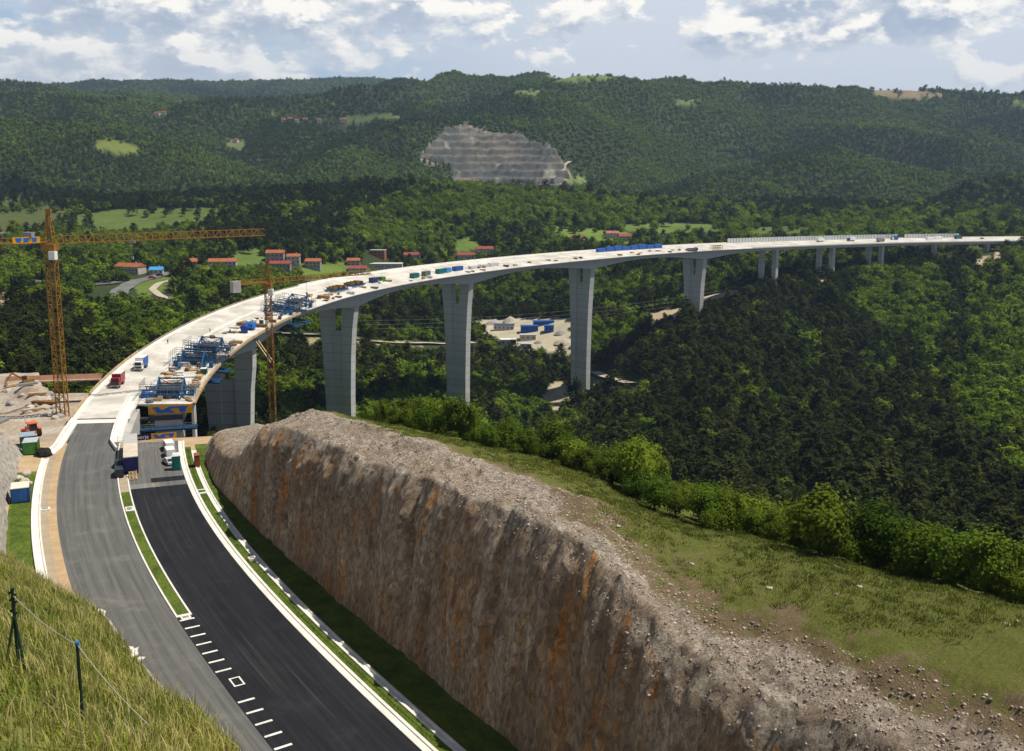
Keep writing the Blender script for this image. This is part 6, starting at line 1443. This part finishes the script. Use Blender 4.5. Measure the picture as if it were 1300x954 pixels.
for q in nr:
    k = int(q[5])
    if (k < 4 and nB >= 145) or (k >= 4 and nP >= 290): continue
    src = PROTOS[k]
    if k not in used: o = src; used.add(k)
    else: o = copytree(src)
    o.location = Vector(q[:3]); o.scale = (q[3],) * 3; o.rotation_euler = (0, 0, q[4])
    if k < 4: nB += 1; tag(o, 'leafy bright green tree at the near edge of the valley forest', 'tree', 'leafy trees at the near edge of the valley forest')
    else: nP += 1; tag(o, 'dark green pine at the near edge of the valley forest', 'tree', 'pines at the near edge of the valley forest')
    q[5] = -1
keyd = {tuple(np.round(q[:3], 3)) for q in nr if q[5] < 0}
km = np.array([tuple(np.round(q[:3], 3)) not in keyd for q in PT]); REST = PT[km]
# prototypes that found no place of their own yet stand at a far point of the wood
for k in range(len(PROTOS)):
    if k not in used:
        c_ = REST[REST[:, 5] == k]; v = c_[(c_[:, 6] > 100) & (c_[:, 6] < 1200)]
        q = v[np.argmin(v[:, 1])]; o = PROTOS[k]; o.location = Vector(q[:3]); o.scale = (q[3],) * 3
        tag(o, {True: 'pale green tree on the far side of the valley', False: 'dark pine on the far side of the valley'}[k < 11], 'tree', 'single trees of the far valley wood')
def forest(name, pts, protos, k0, label, cat):
    me = bpy.data.meshes.new(name); me.vertices.add(len(pts)); me.vertices.foreach_set('co', pts[:, :3].astype(np.float32).ravel())
    for nm, ty, dat in (('sc', 'FLOAT', pts[:, 3].astype(np.float32)), ('rz', 'FLOAT', pts[:, 4].astype(np.float32)), ('pi', 'INT', (pts[:, 5] - k0).astype(np.int32))):
        a = me.attributes.new(nm, ty, 'POINT'); a.data.foreach_set('value', dat)
    me.update(); o = bpy.data.objects.new(name, me); COL.objects.link(o); tag(o, label, cat, kind='stuff')
    nt = bpy.data.node_groups.new(name, 'GeometryNodeTree'); nt.interface.new_socket('Geometry', in_out='INPUT', socket_type='NodeSocketGeometry'); nt.interface.new_socket('Geometry', in_out='OUTPUT', socket_type='NodeSocketGeometry')
    N = nt.nodes.new; L = nt.links.new; gi = N('NodeGroupInput'); go_ = N('NodeGroupOutput'); jn = N('GeometryNodeJoinGeometry')
    # each prototype instanced on its own points keeps the order certain
    for k, pr in enumerate(protos):
        oi = N('GeometryNodeObjectInfo'); oi.inputs[0].default_value = CROWN[pr.name]; oi.transform_space = 'ORIGINAL'; oi.inputs['As Instance'].default_value = True
        at_ = N('GeometryNodeInputNamedAttribute'); at_.data_type = 'INT'; at_.inputs[0].default_value = 'pi'
        cmp = N('FunctionNodeCompare'); cmp.data_type = 'INT'; cmp.operation = 'EQUAL'; L(at_.outputs[0], cmp.inputs[2]); cmp.inputs[3].default_value = k
        ip = N('GeometryNodeInstanceOnPoints'); L(gi.outputs[0], ip.inputs[0]); L(cmp.outputs[0], ip.inputs['Selection']); L(oi.outputs['Geometry'], ip.inputs['Instance'])
        s_ = N('GeometryNodeInputNamedAttribute'); s_.data_type = 'FLOAT'; s_.inputs[0].default_value = 'sc'; r_ = N('GeometryNodeInputNamedAttribute'); r_.data_type = 'FLOAT'; r_.inputs[0].default_value = 'rz'
        cx = N('ShaderNodeCombineXYZ'); L(r_.outputs[0], cx.inputs[2]); cs = N('ShaderNodeCombineXYZ'); [L(s_.outputs[0], cs.inputs[i]) for i in range(3)]
        L(cx.outputs[0], ip.inputs['Rotation']); L(cs.outputs[0], ip.inputs['Scale']); L(ip.outputs[0], jn.inputs[0])
    L(jn.outputs[0], go_.inputs[0]); md = o.modifiers.new('forest', 'NODES'); md.node_group = nt
    return o
midm = REST[:, 5] < 8
forest('forest', REST[midm], PROTOS[:8], 0, 'mixed forest of pines and leafy trees filling the valley', 'forest')
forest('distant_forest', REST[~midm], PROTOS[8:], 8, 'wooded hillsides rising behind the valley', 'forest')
print('TREES', len(PT), midm.sum(), nB, nP, NT)

# ---- cypress trees by the valley road
L_CYP = leafmat('cypress_leaves', (.012, .025, .012), (.02, .035, .015), .1)
r = np.random.default_rng(77); n = 260; t_ = r.random(n); a_ = r.uniform(0, 2 * PI, n); rad = 1.1 * np.sin(PI * (t_ * .9 + .08)) ** .7 * r.uniform(.5, 1, n); Pc = np.stack([rad * np.cos(a_), rad * np.sin(a_), t_ * 14], -1)
Vc, Fc = leaves(r, Pc, Pc * [1, 1, 0], .55); cyp = None
for k, (x, y, lb) in enumerate([(16, 379, 'slim dark cypress left of the pale bend of the valley road'), (22, 381, 'slim dark cypress, second from the left at the pale road bend'), (55, 366, 'slim dark cypress left of the left crane mast'), (60, 367, 'slim dark cypress touching the left crane mast'), (45, 376, 'broad dark cypress between the pale road bend and the crane mast')]):
    p = hit(x, y, 500); t = thing('cypress_tree', lb, 'tree', p); t.scale = (1.2, 1.2, 1.15 if k != 4 else .8)
    if cyp is None: cyp = npmesh('crown', Vc, Fc, L_CYP).data; [bpy.data.objects.remove(o) for o in list(bpy.data.objects) if o.data is cyp]; mb = MB(); mb.tube([(0, 0, -.5), (0, 0, 4)], [.25, .15], 7); tb = mb.build('trunk', BARK); cyt = tb.data; bpy.data.objects.remove(tb)
    for nm, me in (('crown', cyp), ('trunk', cyt)): o = bpy.data.objects.new(nm, me); COL.objects.link(o); o.parent = t

# ================================================================== GRASS BLADES, TUFTS, RUBBLE
def blades(name, P, hmin, hmax, w, m, label, lean=.45, nseg=2):
    n = len(P); r = np.random.default_rng(len(name) + n); h = r.uniform(hmin, hmax, n)[:, None]; a = r.uniform(0, 2 * PI, n); d = np.stack([np.cos(a), np.sin(a), 0 * a], -1); sd = np.stack([-np.sin(a), np.cos(a), 0 * a], -1) * w / 2
    L_ = r.uniform(.1, lean, n)[:, None]; up = np.array([0, 0, 1.0]); p1 = P + up * h * .55 + d * h * L_ * .35; p2 = P + up * h * (1 - L_ * .3) + d * h * L_
    V = np.stack([P - sd, P + sd, p1 + sd * .7, p1 - sd * .7, p2 + sd * .12, p2 - sd * .12], 1).reshape(-1, 3); b = np.arange(n)[:, None] * 6
    Fq = np.concatenate([b + [0, 1, 2, 3], b + [3, 2, 4, 5]], 0); o = npmesh(name, V, Fq, m); return tag(o, label, 'grass', kind='stuff')
def grassmat(name, c1, c2, c3):
    m, g, b = newmat(name); geo = g.n('ShaderNodeNewGeometry'); c = g.mix(g.step(g.noise(geo.outputs['Position'], .3, 5, .65), .35, .65), c1, c2); c = g.mix(g.step(g.noise(geo.outputs['Position'], .55, 6, .7), .5, .66), c, c3)
    c = g.mix(1.0, c, g.mix(g.n('ShaderNodeNewGeometry').outputs['Random Per Island'], (.6, .6, .6), (1.4, 1.4, 1.3)), 'MULTIPLY')
    m.node_tree.links.new(c, b.inputs['Base Color']); b.inputs['Roughness'].default_value = .7; t = g.n('ShaderNodeBsdfTranslucent'); m.node_tree.links.new(c, t.inputs['Color']); mx = g.n('ShaderNodeMixShader'); mx.inputs[0].default_value = .3
    m.node_tree.links.new(b.outputs[0], mx.inputs[1]); m.node_tree.links.new(t.outputs[0], mx.inputs[2]); m.node_tree.links.new(mx.outputs[0], m.node_tree.nodes['Material Output'].inputs[0]); return m
def bil2(A, i, j):
    i0 = i.astype(int); j0 = j.astype(int); fi = (i - i0)[:, None]; fj = (j - j0)[:, None]
    return (A[i0, j0] * (1 - fi) + A[i0 + 1, j0] * fi) * (1 - fj) + (A[i0, j0 + 1] * (1 - fi) + A[i0 + 1, j0 + 1] * fi) * fj
n = 75000; i_ = (rng.uniform(-76, -12, n) + 190) / .6; j_ = n2 + rng.beta(1.0, 1.4, n) * 38
blades('grass', bil2(P2, i_, j_), .08, .36, .034, grassmat('long_grass', (.14, .20, .014), (.30, .31, .04), (.52, .47, .17)), 'long grass with yellow heads on the bank at the lower left', .8)
n = 9000; i_ = (rng.uniform(-70, -25, n) + 190) / .6; j_ = n2 + rng.beta(1.0, 1.5, n) * 36
blades('dry_grass', bil2(P2, i_, j_), .35, .8, .03, grassmat('straw_grass', (.36, .32, .12), (.42, .36, .16), (.22, .24, .06)), 'straw coloured dry grass stalks on the bank at the lower left', .9)
# tufts on the hill top
nt_ = 6500; si = rng.uniform(-75, 95, nt_); ov = 11 + rng.random(nt_) ** .8 * 20; den = fbm(si / 9, ov / 9, 101, 3) + np.interp(ov, [11, 17, 26], [-.22, .02, .3]) + np.where(si > 5, -.05, .05); k_ = den > rng.uniform(-.15, .2, nt_); si, ov = si[k_], ov[k_]
js = np.interp(ov, top, np.arange(len(top))) + nf; TP = []
for s_, j2 in zip(si, js):
    m_ = rng.integers(10, 30); TP.append(np.stack([(s_ + rng.normal(size=m_) * .45 + 135) / .5, j2 + rng.normal(size=m_) * .5], -1))
TP = np.concatenate(TP); TP = TP[(TP[:, 0] > 1) & (TP[:, 0] < SS.shape[0] - 2) & (TP[:, 1] < SS.shape[1] - 2)]
blades('hill_grass', bil2(CLIFFP, TP[:, 0], TP[:, 1]), .15, .42, .07, grassmat('hill_grass_blades', (.085, .12, .014), (.19, .215, .03), (.25, .24, .07)), 'green grass tufts on the stony hill top above the cutting', .7)
n = 42000; sv = rng.uniform(-20, 148, n); wv_ = rng.random(n); qq_ = rng.random(n); ofv = np.where(qq_ < .18, 13.95 + wv_ * 1.3, np.where(qq_ < .62, 16.5 + wv_ * 4.0, np.where(qq_ < .72, -.6 + wv_ * 1.55, -20.5 + wv_ * 3.4))); ofv = np.where((qq_ >= .62) & (qq_ < .72) & ((sv < 49.5) | (sv > 116)), 14.6, ofv); ofv = np.where((qq_ >= .72) & (sv > 136), 14.6, ofv); pv = RV(sv, ofv, .05)
blades('verge_grass_blades', pv, .08, .22, .06, grassmat('verge_blades', (.060, .105, .010), (.125, .18, .02), (.20, .18, .06)), 'short grass on the verges of the black road', .6)
# loose stones on the shoulder of the cutting
ico_v = np.array(MB().v or [(0, 0, 0)])
import bmesh
bm = bmesh.new(); bmesh.ops.create_icosphere(bm, subdivisions=1, radius=1); iv = np.array([v.co[:] for v in bm.verts]); fi_ = np.array([[v.index for v in f.verts] for f in bm.faces]); bm.free()
def stones(name, P, rad, m, label, flat=.6):
    n = len(P); r = np.random.default_rng(n); sc_ = rad[:, None, None] * r.uniform(.6, 1.4, (n, 1, 3)) * [1, 1, flat]; V = iv[None] * (1 + r.normal(size=(n, 12 if len(iv) == 12 else len(iv), 1)) * .22) * sc_
    a = r.uniform(0, 2 * PI, n); c_, s_ = np.cos(a)[:, None], np.sin(a)[:, None]; V = np.stack([V[..., 0] * c_ - V[..., 1] * s_, V[..., 0] * s_ + V[..., 1] * c_, V[..., 2]], -1) + P[:, None]
    Fq = (fi_[None] + (np.arange(n) * len(iv))[:, None, None]).reshape(-1, 3); o = npmesh(name, V.reshape(-1, 3), Fq, m); return tag(o, label, 'stones', kind='stuff')
mS, g, bS = newmat('loose_stone'); rnd = g.n('ShaderNodeNewGeometry').outputs['Random Per Island']; mS.node_tree.links.new(g.mix(rnd, (.20, .155, .125), (.52, .45, .38)), bS.inputs['Base Color']); bS.inputs['Roughness'].default_value = .92
n = 40000; sv = rng.uniform(-70, 140, n); lo = np.interp(sv, [-70, -25, -8, 20], [3.0, 3.4, 4.6, 4.9]); hi = np.interp(sv, [-70, -20, 0, 60, 140], [12, 11, 14, 15, 13]); ov = lo + (hi - lo) * rng.beta(1.1, 1.3, n)
js = np.where(ov < 5.2, nf - 1 - (5.2 - ov) * 12, np.interp(ov, top, np.arange(len(top))) + nf); rad = .03 + rng.random(n) ** 6 * .15
stones('rubble', bil2(CLIFFP, (sv + 135) / .5, np.clip(js, 2, SS.shape[1] - 2)), rad, mS, 'broken stones littering the upper edge of the rock cutting')
n = 150; sv = rng.uniform(-65, 70, n); ov = rng.uniform(12, 25, n); stones('scattered_stones', bil2(CLIFFP, (sv + 135) / .5, np.interp(ov, top, np.arange(len(top))) + nf),   .05 + rng.random(n) ** 4 * .28, mS, 'scattered pale stones in the grass of the hill top')
n = 46; sv = np.concatenate([rng.uniform(-52, -41, 36), rng.uniform(-30, -20, 10)]); i_ = (sv + 190) / .6; j_ = n2 - 1.5 + rng.normal(size=n) * 1.3
stones('bank_stones', bil2(P2, i_, j_), .05 + rng.random(n) ** 2 * .30, mat('white_stone', (.62, .58, .52), .9, .2, 2), 'white stones along the edge of the grassy bank')

# ================================================================== SKY, LIGHT, CAMERA
TH0 = .55
W = bpy.data.worlds.new('World'); SC.world = W; W.use_nodes = True; nt = W.node_tree; g = NG(nt); bg = nt.nodes['Background']
EL, AZ = math.radians(63), math.radians(6)          # sun high, to the right and slightly beyond
sky = g.n('ShaderNodeTexSky', sky_type='NISHITA'); sky.sun_disc = False; sky.sun_elevation = EL; sky.sun_rotation = math.radians(90) - AZ; sky.altitude = 300
tc = g.n('ShaderNodeTexCoord'); sp_ = g.n('ShaderNodeSeparateXYZ'); nt.links.new(tc.outputs['Generated'], sp_.inputs[0])
az = g.math('ARCTAN2', sp_.outputs[0], sp_.outputs[1]); el = g.math('ARCSINE', sp_.outputs[2])
cv = g.n('ShaderNodeCombineXYZ'); nt.links.new(g.math('MULTIPLY', az, 4.3), cv.inputs[0]); nt.links.new(g.math('MULTIPLY', el, 7.6), cv.inputs[1]); cv = cv.outputs[0]
def puffs(v):
    """heaped cloud: soft bulk plus rounded billows"""
    bulk = g.noise(g.map(v, (.75, .95, 1), (3.4, 7.1, 2)), 1.0, 4, .55)
    wob = g.noise(g.map(v, (1, 1, 1), (1.7, 4, 0)), 4.0, 4, .6)
    wv = g.n('ShaderNodeVectorMath', operation='ADD'); nt.links.new(v, wv.inputs[0]); cmb = g.n('ShaderNodeCombineXYZ'); nt.links.new(g.math('MULTIPLY', g.math('SUBTRACT', wob, .5), .35), cmb.inputs[0]); nt.links.new(g.math('MULTIPLY', g.math('SUBTRACT', wob, .5), .5), cmb.inputs[1]); nt.links.new(cmb.outputs[0], wv.inputs[1])
    vo = g.n('ShaderNodeTexVoronoi', feature='F1'); vo.inputs['Scale'].default_value = 2.6; vo.inputs['Detail'].default_value = 2.0; vo.inputs['Roughness'].default_value = .55; nt.links.new(wv.outputs[0], vo.inputs['Vector'])
    bil_ = g.math('SUBTRACT', 1.0, vo.outputs['Distance'])
    fine = g.noise(v, 11.0, 5, .62)
    return g.math('ADD', g.math('ADD', g.math('MULTIPLY', bulk, 1.0), g.math('MULTIPLY', bil_, .34)), g.math('MULTIPLY', fine, .22))
def shift(v, dx, dy): return g.map(v, (1, 1, 1), (dx, dy, 0))
d0_ = puffs(cv); d1_ = puffs(shift(cv, .05, .10))
band = g.step(el, .105, .135)                          # clear hazy strip above the skyline
right = g.step(az, .02, .22)
thr = g.math('ADD', TH0, g.math('MULTIPLY', g.math('SUBTRACT', 1.0, band), g.math('ADD', .05, g.math('MULTIPLY', right, .16))))
thr = g.math('ADD', thr, g.math('MULTIPLY', right, -.03))
rel = g.math('SUBTRACT', d0_, thr); cover = g.step(rel, -.035, .045)
lit = g.step(g.math('SUBTRACT', d0_, d1_), -.10, .12); thick = g.step(rel, .02, .20)
shade = g.mix(lit, (4.9, 5.6, 6.7), (10.6, 10.2, 9.4)); shade = g.mix(g.math('MULTIPLY', g.math('SUBTRACT', 1.0, lit), thick), shade, (4.1, 4.8, 6.0))
shade = g.mix(g.math('MULTIPLY', g.step(g.math('SUBTRACT', .135, el), 0.0, .03), .35), shade, (6.6, 7.0, 7.5))
low = g.mix(g.step(az, -.30, .1), (4.0, 5.3, 6.9), (6.5, 7.0, 7.8)); low = g.mix(g.step(el, .16, .30), low, (2.6, 4.4, 7.2))
veil = g.mix(g.math('MULTIPLY', g.step(g.noise(g.map(cv, (.3, 1.6, 1), (9, 1, 0)), 1.0, 5, .6), .42, .62), .8), low, (6.9, 7.3, 7.8))
skyc = g.mix(cover, veil, shade)
up_ = g.step(el, .19, .28); nt.links.new(g.mix(up_, skyc, g.mix(1.0, sky.outputs[0], (.46, .46, .46), 'MULTIPLY')), bg.inputs['Color']); bg.inputs['Strength'].default_value = .1
sun = bpy.data.lights.new('sun', 'SUN'); sun.energy = 4.9; sun.angle = math.radians(.53); sun.color = (1.0, .93, .80)
so3 = bpy.data.objects.new('sun', sun); COL.objects.link(so3); dvec = Vector((math.cos(EL) * math.cos(AZ), math.cos(EL) * math.sin(AZ), math.sin(EL))); so3.rotation_euler = (-dvec).to_track_quat('-Z', 'Y').to_euler(); so3.location = (80, 60, 150)
HAZE = 5.4e-5
if HAZE:
    mh = bpy.data.materials.new('haze_air'); mh.use_nodes = True; nt = mh.node_tree; nt.nodes.clear(); pv_ = nt.nodes.new('ShaderNodeVolumePrincipled'); mo = nt.nodes.new('ShaderNodeOutputMaterial'); pv_.inputs['Density'].default_value = HAZE; pv_.inputs['Color'].default_value = (.50, .70, 1.0, 1); pv_.inputs['Anisotropy'].default_value = .2
    nt.links.new(pv_.outputs[0], mo.inputs['Volume']); zt = float(np.max(ZZ)) + 30; mb = MB(); mb.box(-9900, 9900, -150, 8600, float(np.min(ZZ)) - 1, zt); hz_ = mb.build('haze', mh); tag(hz_, 'thin blue air between the camera and the far hills', 'haze', kind='stuff')
cam = bpy.data.cameras.new('camera'); cam.sensor_width = 36; cam.lens = F / 1300 * 36; cam.shift_y = -45 / 1300; cam.clip_start = .5; cam.clip_end = 30000
co = bpy.data.objects.new('camera', cam); COL.objects.link(co); co.location = (0, 0, H); co.rotation_euler = (PI / 2 - PITCH, 0, 0); SC.camera = co
vs_ = SC.view_settings; SC.display_settings.display_device = 'sRGB'; vs_.view_transform = 'Standard'; vs_.look = 'None'; vs_.exposure = .12; vs_.gamma = 1; vs_.use_curve_mapping = False
SC.cycles.max_bounces = 6; SC.cycles.transparent_max_bounces = 6; SC.cycles.diffuse_bounces = 3; SC.cycles.glossy_bounces = 2; SC.cycles.transmission_bounces = 2; SC.cycles.volume_bounces = 0; SC.cycles.use_denoising = True
